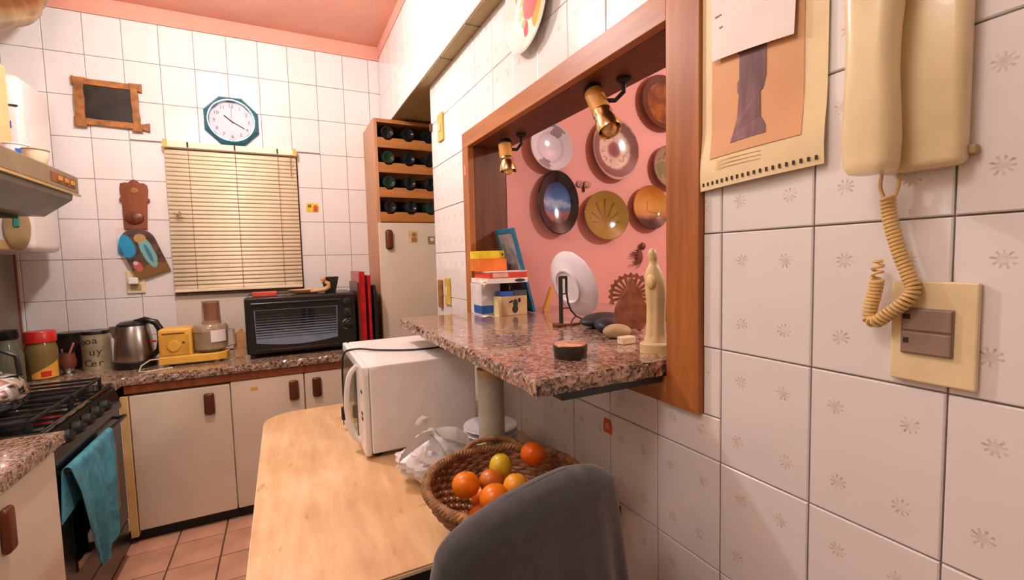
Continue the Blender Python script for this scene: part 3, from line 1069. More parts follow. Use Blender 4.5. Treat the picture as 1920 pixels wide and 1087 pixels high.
# sticker on the tiles
tk = thing('tile_sticker', 'yellow sticker with orange marks on the tiles right of the blind', 'sticker', (0.182, WF, 1.527))
b = B(); b.box(0.149, 0.217, WF - 0.0012, WF, 1.527, 1.579)
obj('backing', b, pm('yellow_print', (236, 204, 52), 0.5), tk)
b = B(); b.lathe([(0, 0), (0.014, 0), (0.014, 0.0006), (0, 0.0006)], 18, rotm((0.200, WF - 0.0012, 1.555), PI / 2)); b.box(0.186, 0.212, WF - 0.0018, WF - 0.0012, 1.529, 1.544)
obj('orange_mark', b, pm('orange_red_print', (214, 92, 44), 0.5), tk)
b = B(); b.lathe([(0, 0), (0.010, 0), (0.010, 0.0006), (0, 0.0006)], 18, rotm((0.168, WF - 0.0012, 1.562), PI / 2))
obj('dark_mark', b, pm('olive_print', (130, 96, 40), 0.5), tk)

# ------------------------------------------------------------------ venetian blind
bl = thing('venetian_blind', 'cream slatted venetian blind covering the kitchen window', 'blind', (-0.2, 2.965, 1.87))
BX0, BX1 = -0.512, 0.106
b = B(); b.box(BX0 - 0.006, BX1 + 0.006, 2.945, 2.985, 1.842, 1.874, 0.003)
hr = obj('headrail', b, M['slat'], bl)
for hx in (BX0 + 0.004, BX1 - 0.010):
    b = B(); b.box(hx - 0.006, hx + 0.012, 2.940, 2.99, 1.838, 1.880, 0.002)
    obj('end_bracket', b, M['yellow'] if False else pm('brass_yellow', (222, 176, 84), 0.35), hr)
NS = 33
pitch = (1.838 - 1.108) / NS
slat_me = None
tilt = math.radians(75)
for k in range(NS):
    z = 1.832 - pitch * (k + 0.5)
    if slat_me is None:
        b = B()
        def sf(u, v):
            w = (v - 0.5) * 0.026
            crown = 0.0016 * (1 - (2 * v - 1) ** 2)
            yy = -w * math.cos(tilt) - crown * math.sin(tilt)
            zz = -w * math.sin(tilt) + crown * math.cos(tilt)
            return Vector((BX0 + (BX1 - BX0) * u + 0.2, yy, zz))
        b.grid(sf, 2, 5, thick=0.0006)
        o = obj('slat', b, M['slat'], None)
        slat_me = o.data
        for p in slat_me.polygons: p.use_smooth = True
        o.parent = bl
    else:
        o = bpy.data.objects.new('slat', slat_me); COL.objects.link(o); o.parent = bl
    o.location = (0, 0.0, z - 1.87)
    if k in (26, 27):
        o.rotation_euler = (0.12, 0.006 if k == 26 else -0.006, 0)
b = B(); b.box(BX0, BX1, 2.953, 2.977, 1.085, 1.100, 0.003)
obj('bottom_rail', b, M['slat'], bl)
for cx in (-0.408, -0.195, 0.012):
    b = B(); b.tube([(cx, 2.9485, 1.845), (cx, 2.9475, 1.10)], 0.0012, 5)
    obj('ladder_cord', b, M['cordbrown'], bl)
for cx in (-0.408, -0.195, 0.012):
    b = B(); b.box(cx - 0.004, cx + 0.004, 2.941, 2.946, 1.846, 1.872)
    obj('cord_clip', b, M['blackm'], bl)
b = B(); b.tube([(0.078, 2.944, 1.845), (0.076, 2.942, 1.72)], 0.0022, 6)
obj('tilt_wand', b, M['cordbrown'], bl)
b = B(); b.tube([(-0.488, 2.942, 1.50), (-0.47, 2.942, 1.487), (-0.455, 2.942, 1.498), (-0.462, 2.942, 1.512), (-0.478, 2.942, 1.482), (-0.448, 2.942, 1.478)], 0.0028, 6)
obj('cord_knot', b, M['cordbrown'], bl)

# ================================================================== THINGS ON THE FAR WORKTOP
WT = 0.75
# electric kettle
kx, ky = -0.648, 2.745
ek = thing('electric_kettle', 'brushed steel electric kettle with black handle beside the yellow processor', 'kettle', (kx, ky, WT))
T = Matrix.Translation((kx, ky, 0))
b = B(); b.lathe([(0, WT), (0.083, WT), (0.086, WT + 0.008), (0.085, WT + 0.03), (0.080, WT + 0.034)], 36, T)
obj('power_base', b, M['black'], ek, smooth=True)
b = B(); b.lathe([(0.078, WT + 0.034), (0.080, WT + 0.040), (0.074, WT + 0.11), (0.062, WT + 0.196), (0.060, WT + 0.20)], 40, T)
obj('body', b, M['steel'], ek, smooth=True)
b = B(); b.lathe([(0.061, WT + 0.199), (0.060, WT + 0.208), (0.045, WT + 0.218), (0.02, WT + 0.222), (0, WT + 0.222)], 36, T)
obj('lid', b, M['black'], ek, smooth=True)
b = B(); b.prism([(kx - 0.058, WT + 0.20), (kx - 0.086, WT + 0.200), (kx - 0.079, WT + 0.16), (kx - 0.060, WT + 0.12)], ky - 0.014, ky + 0.014, 'Y', bev=0.002)
obj('spout', b, M['steel'], ek)
b = B(); b.tube([(kx + 0.01, ky - 0.01, WT + 0.216), (kx + 0.05, ky - 0.015, WT + 0.226), (kx + 0.092, ky - 0.02, WT + 0.208), (kx + 0.108, ky - 0.022, WT + 0.175), (kx + 0.108, ky - 0.022, WT + 0.12), (kx + 0.098, ky - 0.02, WT + 0.075), (kx + 0.072, ky - 0.015, WT + 0.05)], [0.011, 0.013, 0.015, 0.015, 0.014, 0.013, 0.012], 10)
obj('handle', b, M['black'], ek, smooth=True)
b = B(); b.box(kx + 0.070, kx + 0.092, ky - 0.036, ky - 0.030, WT + 0.115, WT + 0.124, 0.001)
obj('switch', b, M['red'], ek)

# yellow food processor
fp = thing('food_processor', 'mustard yellow food processor with a smoky bowl and feed tube', 'processor', (-0.40, 2.70, WT))
b = B(); b.box(-0.536, -0.405, 2.64, 2.78, WT + 0.014, WT + 0.178, 0.010, seg=3)
obj('motor_housing', b, M['yellow'], fp, smooth=True)
b = B(); b.prism([(-0.536, 2.635), (-0.30, 2.635), (-0.268, 2.66), (-0.258, 2.70), (-0.268, 2.745), (-0.30, 2.775), (-0.536, 2.78)], WT + 0.010, WT + 0.048, 'Z', bev=0.005)
obj('base', b, M['yellow'], fp)
b = B(); b.box(-0.524, -0.416, 2.636, 2.640, WT + 0.055, WT + 0.150, 0.001)
pn = obj('front_panel', b, pm('mustard_panel', (214, 160, 58), 0.35), fp)
b = B(); b.lathe([(0, 0), (0.026, 0), (0.024, 0.006), (0, 0.006)], 24, rotm((-0.475, 2.636, WT + 0.098), PI / 2))
obj('dial', b, M['yellow'], pn, smooth=True)
b = B(); b.lathe([(0, 0), (0.005, 0), (0.004, 0.003), (0, 0.003)], 12, rotm((-0.437, 2.636, WT + 0.112), PI / 2))
obj('dot', b, M['darkprint'], pn)
b = B(); b.box(-0.520, -0.43, 2.634, 2.637, WT + 0.156, WT + 0.160)
obj('slot', b, M['handle'], fp)
fc = (-0.335, 2.705)
T = Matrix.Translation((fc[0], fc[1], 0))
b = B(); b.lathe([(0, WT + 0.05), (0.05, WT + 0.05), (0.072, WT + 0.066), (0.075, WT + 0.15), (0.072, WT + 0.15), (0.069, WT + 0.07), (0, WT + 0.055)], 36, T)
obj('mixing_bowl', b, M['smoke'], fp, smooth=True)
b = B(); b.lathe([(0.077, WT + 0.150), (0.077, WT + 0.170), (0.066, WT + 0.184), (0.03, WT + 0.188), (0, WT + 0.188)], 36, T)
obj('bowl_lid', b, M['smoke'], fp, smooth=True)
b = B(); b.lathe([(0.042, WT + 0.186), (0.037, WT + 0.29), (0.040, WT + 0.296), (0.036, WT + 0.296), (0.033, WT + 0.19)], 28, Matrix.Translation((fc[0] + 0.008, fc[1], 0)), sy=0.75)
ft = obj('feed_tube', b, glass('clear_tube', (240, 222, 200), 0.1, 0.9), fp, smooth=True)
b = B(); b.lathe([(0, WT + 0.20), (0.032, WT + 0.20), (0.032, WT + 0.290), (0, WT + 0.292)], 24, Matrix.Translation((fc[0] + 0.008, fc[1], 0)), sy=0.7)
obj('pusher', b, pm('orange_pusher', (206, 116, 60), 0.4), ft, smooth=True)
b = B(); b.grid(lambda u, v: Vector((fc[0] + 0.0765 * math.cos(-1.45 + 0.95 * u), fc[1] + 0.0765 * math.sin(-1.45 + 0.95 * u), WT + 0.10 + 0.058 * v)), 10, 3, thick=0.0008)
obj('paper_label', b, M['paper'], fp)
b = B(); b.tube([(-0.268, 2.70, WT + 0.155), (-0.235, 2.70, WT + 0.150), (-0.232, 2.70, WT + 0.075), (-0.266, 2.70, WT + 0.066)], 0.006, 8)
obj('bowl_handle', b, M['smoke'], fp, smooth=True)
for fx in (-0.51, -0.31):
    for fy in (2.66, 2.755):
        b = B(); b.lathe([(0, WT), (0.012, WT), (0.012, WT + 0.011), (0, WT + 0.011)], 12, Matrix.Translation((fx, fy, 0)))
        obj('foot', b, M['stone_lt'], fp)
b = B(); b.tube([(-0.534, 2.652, WT + 0.04), (-0.565, 2.62, WT + 0.045), (-0.592, 2.585, WT + 0.028), (-0.598, 2.57, WT + 0.005), (-0.575, 2.56, WT + 0.0032), (-0.53, 2.575, WT + 0.0032), (-0.48, 2.60, WT + 0.0032)], 0.0028, 6)
obj('power_cord', b, M['edge_light'], fp, smooth=True)

# wooden board leaning between processor and oven
b = B(); b.prism([(-0.022, 0), (0.022, 0), (0.03, 0.05), (0.026, 0.12), (0.0, 0.15), (-0.026, 0.12), (-0.03, 0.05)], -0.006, 0.006, 'Y', bev=0.002, m=rotm((-0.218, 2.72, WT), -0.1, 0.12, 0.5))
tag(obj('wooden_board', b, M['palewood'], None, loc=(-0.218, 2.72, WT)), 'small wooden board standing left of the toaster oven', 'board')

# toaster oven
ox0, ox1, oy0, oy1 = -0.178, 0.352, 2.60, 2.93
ov = thing('toaster_oven', 'black toaster oven with striped glass door on the granite worktop', 'oven', ((ox0 + ox1) / 2, 2.76, WT))
b = B(); b.box(ox0, ox1, oy0 + 0.012, oy1, WT + 0.018, WT + 0.310, 0.014, seg=3)
obj('casing', b, M['black'], ov, smooth=True)
b = B(); b.box(ox0 + 0.004, ox1 - 0.004, oy0, oy0 + 0.014, WT + 0.024, WT + 0.304, 0.005)
obj('front_panel', b, M['black'], ov)
dx0, dx1 = ox0 + 0.042, ox1 - 0.098
out = [(dx0, WT + 0.245), (dx0 + 0.004, WT + 0.078)] + [(dx0 + 0.004 + (dx1 - dx0 - 0.008) * t, WT + 0.078 - 0.018 * math.sin(PI * t)) for t in [i / 12 for i in range(1, 12)]] + [(dx1 - 0.004, WT + 0.078), (dx1, WT + 0.245)]
b = B(); b.prism(out, oy0 - 0.004, oy0, 'Y')
g = N('oven_glass')
zz = g.sep()[2]
g.color(g.ramp(g.math('DIVIDE', zz, 0.3), [(0.2, (92, 112, 136)), (0.42, (70, 84, 96)), (0.6, (34, 40, 42)), (0.85, (22, 26, 26))])); g.set(rough=0.1, coat=0.5)
dg_ = obj('door_glass', b, pm('tinted_oven_glass', (112, 130, 150), 0.12, var=0.1, coat=0.4), ov)
for k in range(11):
    zk = WT + 0.090 + 0.0138 * k
    b = B(); b.box(dx0 + 0.005, dx1 - 0.005, oy0 - 0.0052, oy0 - 0.0040, zk + 0.0138 - min(0.0136, 0.0022 + 0.00115 * k), zk + 0.0138)
    obj('stripe', b, M['blackglass'], dg_)
b = B(); b.tube([(dx0 - 0.01, oy0 - 0.016, WT + 0.276), (dx1 + 0.01, oy0 - 0.016, WT + 0.276)], 0.008, 10)
for hx in (dx0 + 0.02, dx1 - 0.02):
    b.box(hx - 0.006, hx + 0.006, oy0 - 0.016, oy0 + 0.002, WT + 0.270, WT + 0.282)
obj('door_handle', b, M['black'], ov, smooth=True)
b = B(); b.box(dx0 - 0.006, dx1 + 0.006, oy0 - 0.004, oy0, WT + 0.036, WT + 0.046, 0.001)
obj('lower_trim', b, M['blackglass'], ov)
kxx = ox1 - 0.047
for i, kz in enumerate((WT + 0.262, WT + 0.205, WT + 0.142)):
    b = B(); b.lathe([(0.024, 0), (0.023, 0.016), (0.018, 0.020), (0, 0.020)], 24, rotm((kxx, oy0, kz), PI / 2))
    b.box(-0.003, 0.003, -0.022, 0.022, 0.016, 0.026, m=rotm((kxx, oy0, kz), PI / 2) @ Matrix.Rotation(0.5 * i + 0.3, 4, 'Z'))
    kb = obj('knob', b, M['blackm'], ov, smooth=True)
    if i == 2:
        b = B(); b.tube([(kxx + 0.028 * math.cos(a), oy0 - 0.002, kz + 0.028 * math.sin(a)) for a in [2 * PI * j / 28 for j in range(22)]], 0.0022, 6)
        obj('scale_ring', b, M['chrome'], kb)
for fx in (ox0 + 0.03, ox1 - 0.03):
    for fy in (oy0 + 0.03, oy1 - 0.03):
        b = B(); b.lathe([(0, WT), (0.014, WT), (0.014, WT + 0.019), (0, WT + 0.019)], 12, Matrix.Translation((fx, fy, 0)))
        obj('foot', b, M['blackm'], ov)
OT = WT + 0.310
b = B(); b.box(-0.142, -0.030, 2.64, 2.70, OT, OT + 0.022, 0.003)
tag(obj('red_box', b, pm('red_carton', (206, 74, 56), 0.5), None, loc=(-0.09, 2.67, OT)), 'small flat red box on top of the toaster oven', 'box')
# wooden dish and small figure, dark pot
b = B()
b.lathe([(0, 0.0), (0.05, 0.0), (0.082, 0.010), (0.094, 0.022), (0.090, 0.023), (0.07, 0.014), (0, 0.006)], 32, Matrix.Translation((0.115, 2.72, OT)), sy=0.55)
tag(obj('wooden_dish', b, M['palewood'], None, loc=(0.115, 2.72, OT), smooth=True), 'flat oval pale wooden dish on the toaster oven', 'dish')
wf = thing('wooden_figure', 'small curled wooden figure standing by the dark pot', 'figurine', (0.20, 2.675, OT))
b = B(); b.tube([(0.13, 2.655, OT + 0.012), (0.165, 2.655, OT + 0.016), (0.20, 2.655, OT + 0.020), (0.222, 2.655, OT + 0.034), (0.220, 2.655, OT + 0.052), (0.203, 2.655, OT + 0.060)], [0.007, 0.010, 0.012, 0.013, 0.012, 0.010], 12)
obj('body', b, M['palewood'], wf, smooth=True)
b = B(); b.sphere((0.196, 2.655, OT + 0.076), 0.014, 0.012, 0.014, 16, 10); b.tube([(0.186, 2.655, OT + 0.058), (0.196, 2.655, OT + 0.068)], 0.008, 8)
obj('head', b, M['palewood'], wf, smooth=True)
po = thing('dark_pot', 'small dark green flared pot on the toaster oven', 'pot', (0.235, 2.74, OT))
b = B()
def flare(s0, s1, z0, z1):
    return [(-s0, z0), (s0, z0), (s1, z1), (-s1, z1)]
prof = [(0.030, 0.0), (0.050, 0.085), (0.046, 0.085), (0.028, 0.006), (0, 0.006)]
b.lathe(prof, 4, Matrix.Translation((0.235, 2.74, OT)) @ Matrix.Rotation(PI / 4, 4, 'Z'), sx=1.25, sy=1.25)
obj('body', b, pm('dark_green_glaze', (40, 42, 34), 0.3, var=0.3), po)
b = B(); b.sphere((0.235, 2.74, OT + 0.076), 0.030, 0.030, 0.014, 16, 8)
obj('soil', b, pm('grey_filling', (150, 146, 140), 0.8), po, smooth=True)

# trays standing between oven and tall cabinet
tr = thing('serving_tray', 'red serving tray standing upright beside the toaster oven', 'tray', (0.40, 2.75, WT))
b = B(); b.box(0.372, 0.380, 2.60, 2.93, WT, WT + 0.42, 0.003)
b.box(0.380, 0.402, 2.60, 2.606, WT, WT + 0.42); b.box(0.380, 0.402, 2.924, 2.93, WT, WT + 0.42); b.box(0.380, 0.402, 2.606, 2.924, WT, WT + 0.006); b.box(0.380, 0.402, 2.606, 2.924, WT + 0.414, WT + 0.42)
obj('pan', b, M['dkred'], tr)
b = B(); b.box(0.362, 0.372, 2.60, 2.93, WT, WT + 0.36, 0.002)
obj('back_rim', b, M['handle'], tr)
b = B(); b.box(0.415, 0.430, 2.58, 2.88, WT, WT + 0.40, 0.004)
tag(obj('red_board', b, M['dkred'], None, loc=(0.42, 2.73, WT)), 'narrow red board standing right of the red tray', 'board')
b = B(); b.prism([(2.56, 0.0), (2.86, 0.0), (2.86, 0.31), (2.82, 0.345), (2.60, 0.345), (2.56, 0.31)], 0.440, 0.458, 'X', bev=0.004, m=Matrix.Translation((0, 0, WT)))
tag(obj('black_tray', b, M['black'], None, loc=(0.45, 2.71, WT)), 'black tray standing upright against the tall cabinet side', 'tray')

# letter tin
tn = thing('letter_tin', 'round cream tin printed with dark letters beside the kettle', 'tin', (-0.802, 2.80, WT))
T = Matrix.Translation((-0.802, 2.80, 0))
b = B(); b.lathe([(0, WT), (0.053, WT), (0.054, WT + 0.004), (0.054, WT + 0.170), (0, WT + 0.171)], 36, T)
obj('body', b, pm('tin_print', (176, 166, 132), 0.35, 0.2, var=0.2), tn, smooth=True)
b = B(); b.lathe([(0.0555, WT + 0.168), (0.0565, WT + 0.178), (0.054, WT + 0.183), (0, WT + 0.184)], 36, T)
obj('lid', b, M['black'], tn, smooth=True)
for s, ang, zz in (('b', -2.25, 0.135), ('o', -1.85, 0.138), ('a', -1.40, 0.140), ('u', -1.62, 0.085), ('y', -1.15, 0.088), ('C', -1.95, 0.034), ('e', -1.55, 0.034), ('r', -1.10, 0.034)):
    t = text_mesh(s, 0.046, 0.0008)
    for v in t.bm.verts:
        a = ang + v.co.x / 0.0545
        rad = 0.0545 + v.co.z
        v.co = Vector((-0.802 + rad * math.cos(a), 2.80 + rad * math.sin(a), WT + zz + v.co.y))
    obj('letter', t, M['darkprint'], tn)
# dark canister behind
dc = thing('dark_canister', 'black lidded canister behind the mate gourd', 'canister', (-0.925, 2.905, WT))
T = Matrix.Translation((-0.925, 2.905, 0))
b = B(); b.lathe([(0, WT), (0.056, WT), (0.058, WT + 0.005), (0.058, WT + 0.150)], 32, T)
obj('body', b, pm('dark_plum', (52, 32, 30), 0.35), dc, smooth=True)
b = B(); b.lathe([(0.060, WT + 0.148), (0.060, WT + 0.168), (0.056, WT + 0.172), (0, WT + 0.173)], 32, T)
obj('lid', b, M['black'], dc, smooth=True)
# mate gourd with straw
mt = thing('mate_gourd', 'brown mate gourd on a silver foot with a straw', 'gourd', (-0.888, 2.73, WT))
T = Matrix.Translation((-0.888, 2.73, 0))
b = B(); b.lathe([(0, WT), (0.030, WT), (0.030, WT + 0.004), (0.018, WT + 0.014), (0.020, WT + 0.022), (0.026, WT + 0.028)], 28, T)
obj('foot', b, M['chrome'], mt, smooth=True)
b = B(); b.lathe([(0.020, WT + 0.022), (0.030, WT + 0.035), (0.033, WT + 0.055), (0.029, WT + 0.080), (0.027, WT + 0.094), (0.024, WT + 0.094), (0.024, WT + 0.07), (0, WT + 0.06)], 28, T)
obj('body', b, pm('gourd_brown', (116, 58, 38), 0.45, var=0.2), mt, smooth=True)
b = B(); b.tube([(-0.888, 2.73, WT + 0.06), (-0.872, 2.725, WT + 0.105), (-0.858, 2.72, WT + 0.140)], 0.004, 8)
obj('straw', b, pm('pink_straw', (206, 128, 132), 0.4), mt, smooth=True)
b = B(); b.box(-0.904, -0.898, 2.72, 2.726, WT + 0.06, WT + 0.118)
obj('spoon', b, M['chrome'], mt)
# red-lid jar
rj = thing('plastic_jar', 'large amber plastic jar with a red lid', 'jar', (-0.955, 2.685, WT))
T = Matrix.Translation((-0.955, 2.685, 0))
b = B(); b.lathe([(0, WT), (0.050, WT), (0.054, WT + 0.006), (0.054, WT + 0.125), (0.048, WT + 0.155), (0.046, WT + 0.165), (0.044, WT + 0.165), (0.050, WT + 0.12), (0.050, WT + 0.01), (0, WT + 0.006)], 32, T)
obj('body', b, M['jarplastic'], rj, smooth=True)
b = B(); b.lathe([(0.050, WT + 0.160), (0.053, WT + 0.162), (0.053, WT + 0.205), (0.050, WT + 0.209), (0, WT + 0.209)], 32, T)
obj('lid', b, M['red'], rj, smooth=True)
b = B(); b.lathe([(0, WT + 0.008), (0.048, WT + 0.008), (0.048, WT + 0.10), (0, WT + 0.11)], 24, T)
obj('contents', b, pm('brown_contents', (128, 96, 54), 0.9, var=0.2), rj, smooth=True)
b = B(); b.grid(lambda u, v: Vector((-0.955 + 0.0548 * math.cos(-1.9 + 1.7 * u), 2.685 + 0.0548 * math.sin(-1.9 + 1.7 * u), WT + 0.008 + (0.02 + 0.052 * u) * v)), 14, 3, thick=0.0006)
lb = obj('label', b, pm('orange_label', (222, 160, 60), 0.5), rj)
b = B(); b.grid(lambda u, v: Vector((-0.955 + 0.0556 * math.cos(-1.35 + 0.6 * u), 2.685 + 0.0556 * math.sin(-1.35 + 0.6 * u), WT + 0.014 + 0.024 * v)), 8, 3, thick=0.0005)
obj('red_mark', b, M['red'], lb)
# glass jar, dark lid, at the frame edge
gj = thing('glass_jar', 'tall glass jar with a dark lid at the left edge', 'jar', (-1.015, 2.56, WT))
T = Matrix.Translation((-1.015, 2.56, 0))
b = B(); b.lathe([(0, WT), (0.046, WT), (0.050, WT + 0.008), (0.050, WT + 0.13), (0.036, WT + 0.175), (0.034, WT + 0.20), (0.032, WT + 0.20), (0.034, WT + 0.17), (0.046, WT + 0.125), (0.046, WT + 0.01), (0, WT + 0.006)], 28, T)
obj('body', b, M['jarglass'], gj, smooth=True)
b = B(); b.lathe([(0.037, WT + 0.195), (0.040, WT + 0.20), (0.040, WT + 0.232), (0, WT + 0.236)], 28, T)
obj('lid', b, M['black'], gj, smooth=True)
b = B(); b.lathe([(0, WT + 0.008), (0.044, WT + 0.008), (0.044, WT + 0.09), (0, WT + 0.10)], 24, T)
obj('contents', b, pm('dark_contents', (70, 62, 40), 0.9, var=0.3), gj, smooth=True)

# ================================================================== TALL CABINET WITH BOTTLE RACK
X0, X1, Y0, Y1 = 0.494, 1.13, 2.652, FAR - 0.008
tc = thing('tall_cabinet', 'tall cabinet with cream door below an open bottle rack', 'cabinet', (0.8, 2.82, 0))
b = B(); b.box(X0, X0 + 0.020, Y0, Y1, 0, 2.018, 0.002); b.box(X1 - 0.02, X1, Y0, Y1, 0, 2.018, 0.002)
obj('side_panel', b, M['cabwood'], tc)
b = B(); b.box(X0 + 0.02, X1 - 0.02, Y0, Y1, 1.998, 2.018)
obj('top_panel', b, M['rackwood'], tc)
b = B(); b.box(X0 + 0.02, X1 - 0.02, Y1 - 0.012, Y1, 0.06, 1.998)
obj('back_panel', b, M['handle'], tc)
b = B(); b.box(X0 + 0.002, X1 - 0.002, Y0 - 0.018, Y0 - 0.001, 0.06, 1.440, 0.003)
td = obj('door', b, M['cream'], tc)
b = B(); b.box(0.530, 0.568, Y0 - 0.036, Y0 - 0.018, 1.290, 1.400, 0.014, seg=4)
obj('handle', b, M['handle'], td, smooth=True)
b = B(); b.box(X0 + 0.02, X1 - 0.02, Y0 + 0.02, Y1, 0, 0.06)
obj('plinth', b, M['blackm'], tc)
BXS = [0.571, 0.689, 0.807, 0.925, 1.043]
for k, zt in enumerate((1.916, 1.778, 1.640, 1.502)):
    # notched front bar
    pts = [(X0 + 0.02, zt - 0.055), (X1 - 0.02, zt - 0.055), (X1 - 0.02, zt)]
    for bx in BXS[::-1]:
        pts += [(bx + 0.027, zt), (bx + 0.012, zt - 0.012), (bx - 0.012, zt - 0.012), (bx - 0.027, zt)]
    pts += [(X0 + 0.02, zt)]
    b = B(); b.prism(pts, Y0 + 0.001, Y0 + 0.016, 'Y')
    obj('rack_bar', b, M['rackwood'], tc)
    b = B(); b.prism([(p[0], p[1]) for p in pts], Y0 + 0.20, Y0 + 0.215, 'Y')
    obj('rear_bar', b, M['rackwood'], tc)
rown = ['top', 'second', 'third', 'bottom']
coln = ['leftmost', 'second from left', 'third from left', 'fourth from left', 'fifth from left']
bm_cache = {}
for k, zt in enumerate((1.916, 1.778, 1.640, 1.502)):
    for j, bx in enumerate(BXS[:3]):
        r = 0.036
        zc = zt - 0.006 + r
        loc = (bx, Y0 - 0.002, zc)
        b = B()
        b.lathe([(0, 0.012), (0.018, 0.006), (0.030, 0.0), (0.034, 0.001), (r, 0.006), (r, 0.175), (0.030, 0.20), (0.015, 0.225), (0.014, 0.285), (0, 0.285)], 24, rotm(loc, -PI / 2))
        green = (k, j) in ((1, 0), (2, 0), (3, 2))
        tag(obj('wine_bottle', b, M['bottle_g' if green else 'bottle'], None, loc=loc, smooth=True),
            ('green' if green else 'black') + ' wine bottle lying in the rack, %s row, %s' % (rown[k], coln[j]), 'bottle', 'wine bottles lying in the rack')
# small magnets on the door
b = B(); b.box(0.662, 0.712, Y0 - 0.0200, Y0 - 0.0182, 1.330, 1.395)
mg = thing('door_magnet', 'cream and brown picture sticker on the tall cabinet door', 'sticker', (0.687, Y0 - 0.019, 1.36))
obj('card', b, pm('beige_card', (222, 190, 140), 0.5), mg)
b = B(); b.lathe([(0, 0), (0.013, 0), (0.013, 0.001), (0, 0.001)], 16, rotm((0.694, Y0 - 0.020, 1.372), PI / 2)); b.box(0.678, 0.708, Y0 - 0.0210, Y0 - 0.020, 1.332, 1.356)
obj('figure_print', b, pm('brown_print', (170, 112, 60), 0.5), mg)
b = B(); b.box(0.775, 0.815, Y0 - 0.0200, Y0 - 0.0182, 1.318, 1.362)
mg = thing('door_magnet', 'olive picture sticker at the right end of the cabinet door', 'sticker', (0.795, Y0 - 0.019, 1.34))
obj('card', b, pm('olive_card', (150, 134, 92), 0.5), mg)
b = B(); b.lathe([(0, 0), (0.011, 0), (0.011, 0.001), (0, 0.001)], 16, rotm((0.800, Y0 - 0.020, 1.345), PI / 2))
obj('figure_print', b, M['paper'], mg)

# ================================================================== GRANITE SHELF OF THE HATCH
ST = 1.015
b = rough_edge_slab(0.368, 1.26, 0.650, 1.6495, 0.986, ST, ('x0', 'y0', 'x1'), 0.006)
sh = thing('granite_shelf', 'pink granite serving shelf running through the hatch opening', 'shelf', (0.8, 1.15, 0.986))
obj('slab', b, M['granite'], sh)
b = B(); b.box(0.42, 0.652, 0.656, 0.69, 0.972, 0.986, 0.002)
obj('support_bar', b, M['stone_dk'], sh)


# ------------------------------------------------------------------ things on the shelf
# books and boxes against the far jamb
def carton(name, label, x0, x1, y0, y1, z0, z1, mat, cat='box', rz=0.0, parts=()):
    cx, cy = (x0 + x1) / 2, (y0 + y1) / 2
    t = thing(name, label, cat, (cx, cy, z0), rz=rz)
    b = B(); b.box(x0 - cx, x1 - cx, y0 - cy, y1 - cy, 0, z1 - z0, 0.0015)
    obj('carton', b, mat, t, local=True)
    for (nm, bx, m) in parts:
        b = B(); b.box(*bx)
        obj(nm, b, m, t, local=True)
    return t


carton('medicine_box', 'white and blue box at the bottom of the pile on the shelf', 0.642, 0.718, 1.53, 1.635, ST, ST + 0.118, pm('white_carton', (226, 224, 226), 0.5), rz=0.0,
       parts=(('blue_band', (-0.0385, 0.0385, -0.0535, 0.02, 0.006, 0.036), M['blue']),))
cb = thing('beige_box', 'beige box printed with a dark figure at the front of the pile', 'box', (0.742, 1.50, ST))
b = B(); b.box(0.696, 0.800, 1.475, 1.525, ST, ST + 0.070, 0.0015)
obj('carton', b, pm('beige_carton', (206, 176, 128), 0.6), cb)
b = B(); b.sphere((0.752, 1.4745, ST + 0.042), 0.010, 0.0012, 0.017, 14, 8); b.sphere((0.750, 1.4745, ST + 0.022), 0.012, 0.0012, 0.015, 12, 8)
b.sphere((0.734, 1.4745, ST + 0.050), 0.010, 0.0012, 0.004, 12, 6, m=Euler((0, -0.4, 0)).to_matrix()); b.sphere((0.768, 1.4745, ST + 0.054), 0.006, 0.0012, 0.009, 12, 6)
obj('figure_print', b, M['darkprint'], cb)
b = B(); b.box(0.686, 0.696, 1.475, 1.525, ST, ST + 0.070, 0.001)
obj('flap', b, pm('pale_yellow_card', (236, 220, 160), 0.6), cb)
b = B(); b.box(0.694, 0.745, 1.475, 1.522, ST + 0.0705, ST + 0.087, 0.001)
tag(obj('blue_box', b, M['blue'], None, loc=(0.72, 1.50, ST + 0.0705)), 'small blue box lying on the beige printed box', 'box')
b = B(); b.box(0.747, 0.80, 1.475, 1.522, ST + 0.0705, ST + 0.089, 0.001)
tag(obj('grey_box', b, pm('dark_grey_carton', (70, 72, 72), 0.5), None, loc=(0.77, 1.50, ST + 0.0705)), 'small dark grey box beside the blue box on the pile', 'box')
b = B(); b.box(0.640, 0.800, 1.466, 1.62, ST + 0.1185, ST + 0.136, 0.001)
pp = thing('white_box', 'flat white box with a black print in the middle of the pile', 'box', (0.72, 1.54, ST + 0.1185))
obj('carton', b, M['paper'], pp)
b = B(); b.sphere((0.768, 1.4655, ST + 0.127), 0.022, 0.001, 0.006, 14, 6)
obj('black_print', b, M['darkprint'], pp)
b = B(); b.box(0.650, 0.800, 1.47, 1.61, ST + 0.1365, ST + 0.158, 0.001)
rb = thing('red_box', 'flat red and white box near the top of the pile', 'box', (0.72, 1.54, ST + 0.1365))
obj('carton', b, pm('orange_red_carton', (214, 70, 36), 0.45), rb)
b = B(); b.box(0.662, 0.722, 1.4692, 1.4700, ST + 0.140, ST + 0.155)
obj('label', b, pm('pale_pink_label', (236, 190, 176), 0.5), rb)
b = B(); b.box(0.650, 0.800, 1.47, 1.61, ST + 0.158, ST + 0.161)
obj('cover', b, M['paper'], rb)
b = B(); b.box(0.640, 0.748, 1.53, 1.625, ST + 0.1615, ST + 0.206, 0.0015)
tag(obj('orange_box', b, pm('orange_carton', (232, 122, 34), 0.45), None, loc=(0.69, 1.58, ST + 0.1615)), 'orange box under the yellow box on the pile', 'box')
b = B(); b.box(0.640, 0.744, 1.54, 1.625, ST + 0.2065, ST + 0.236, 0.0015)
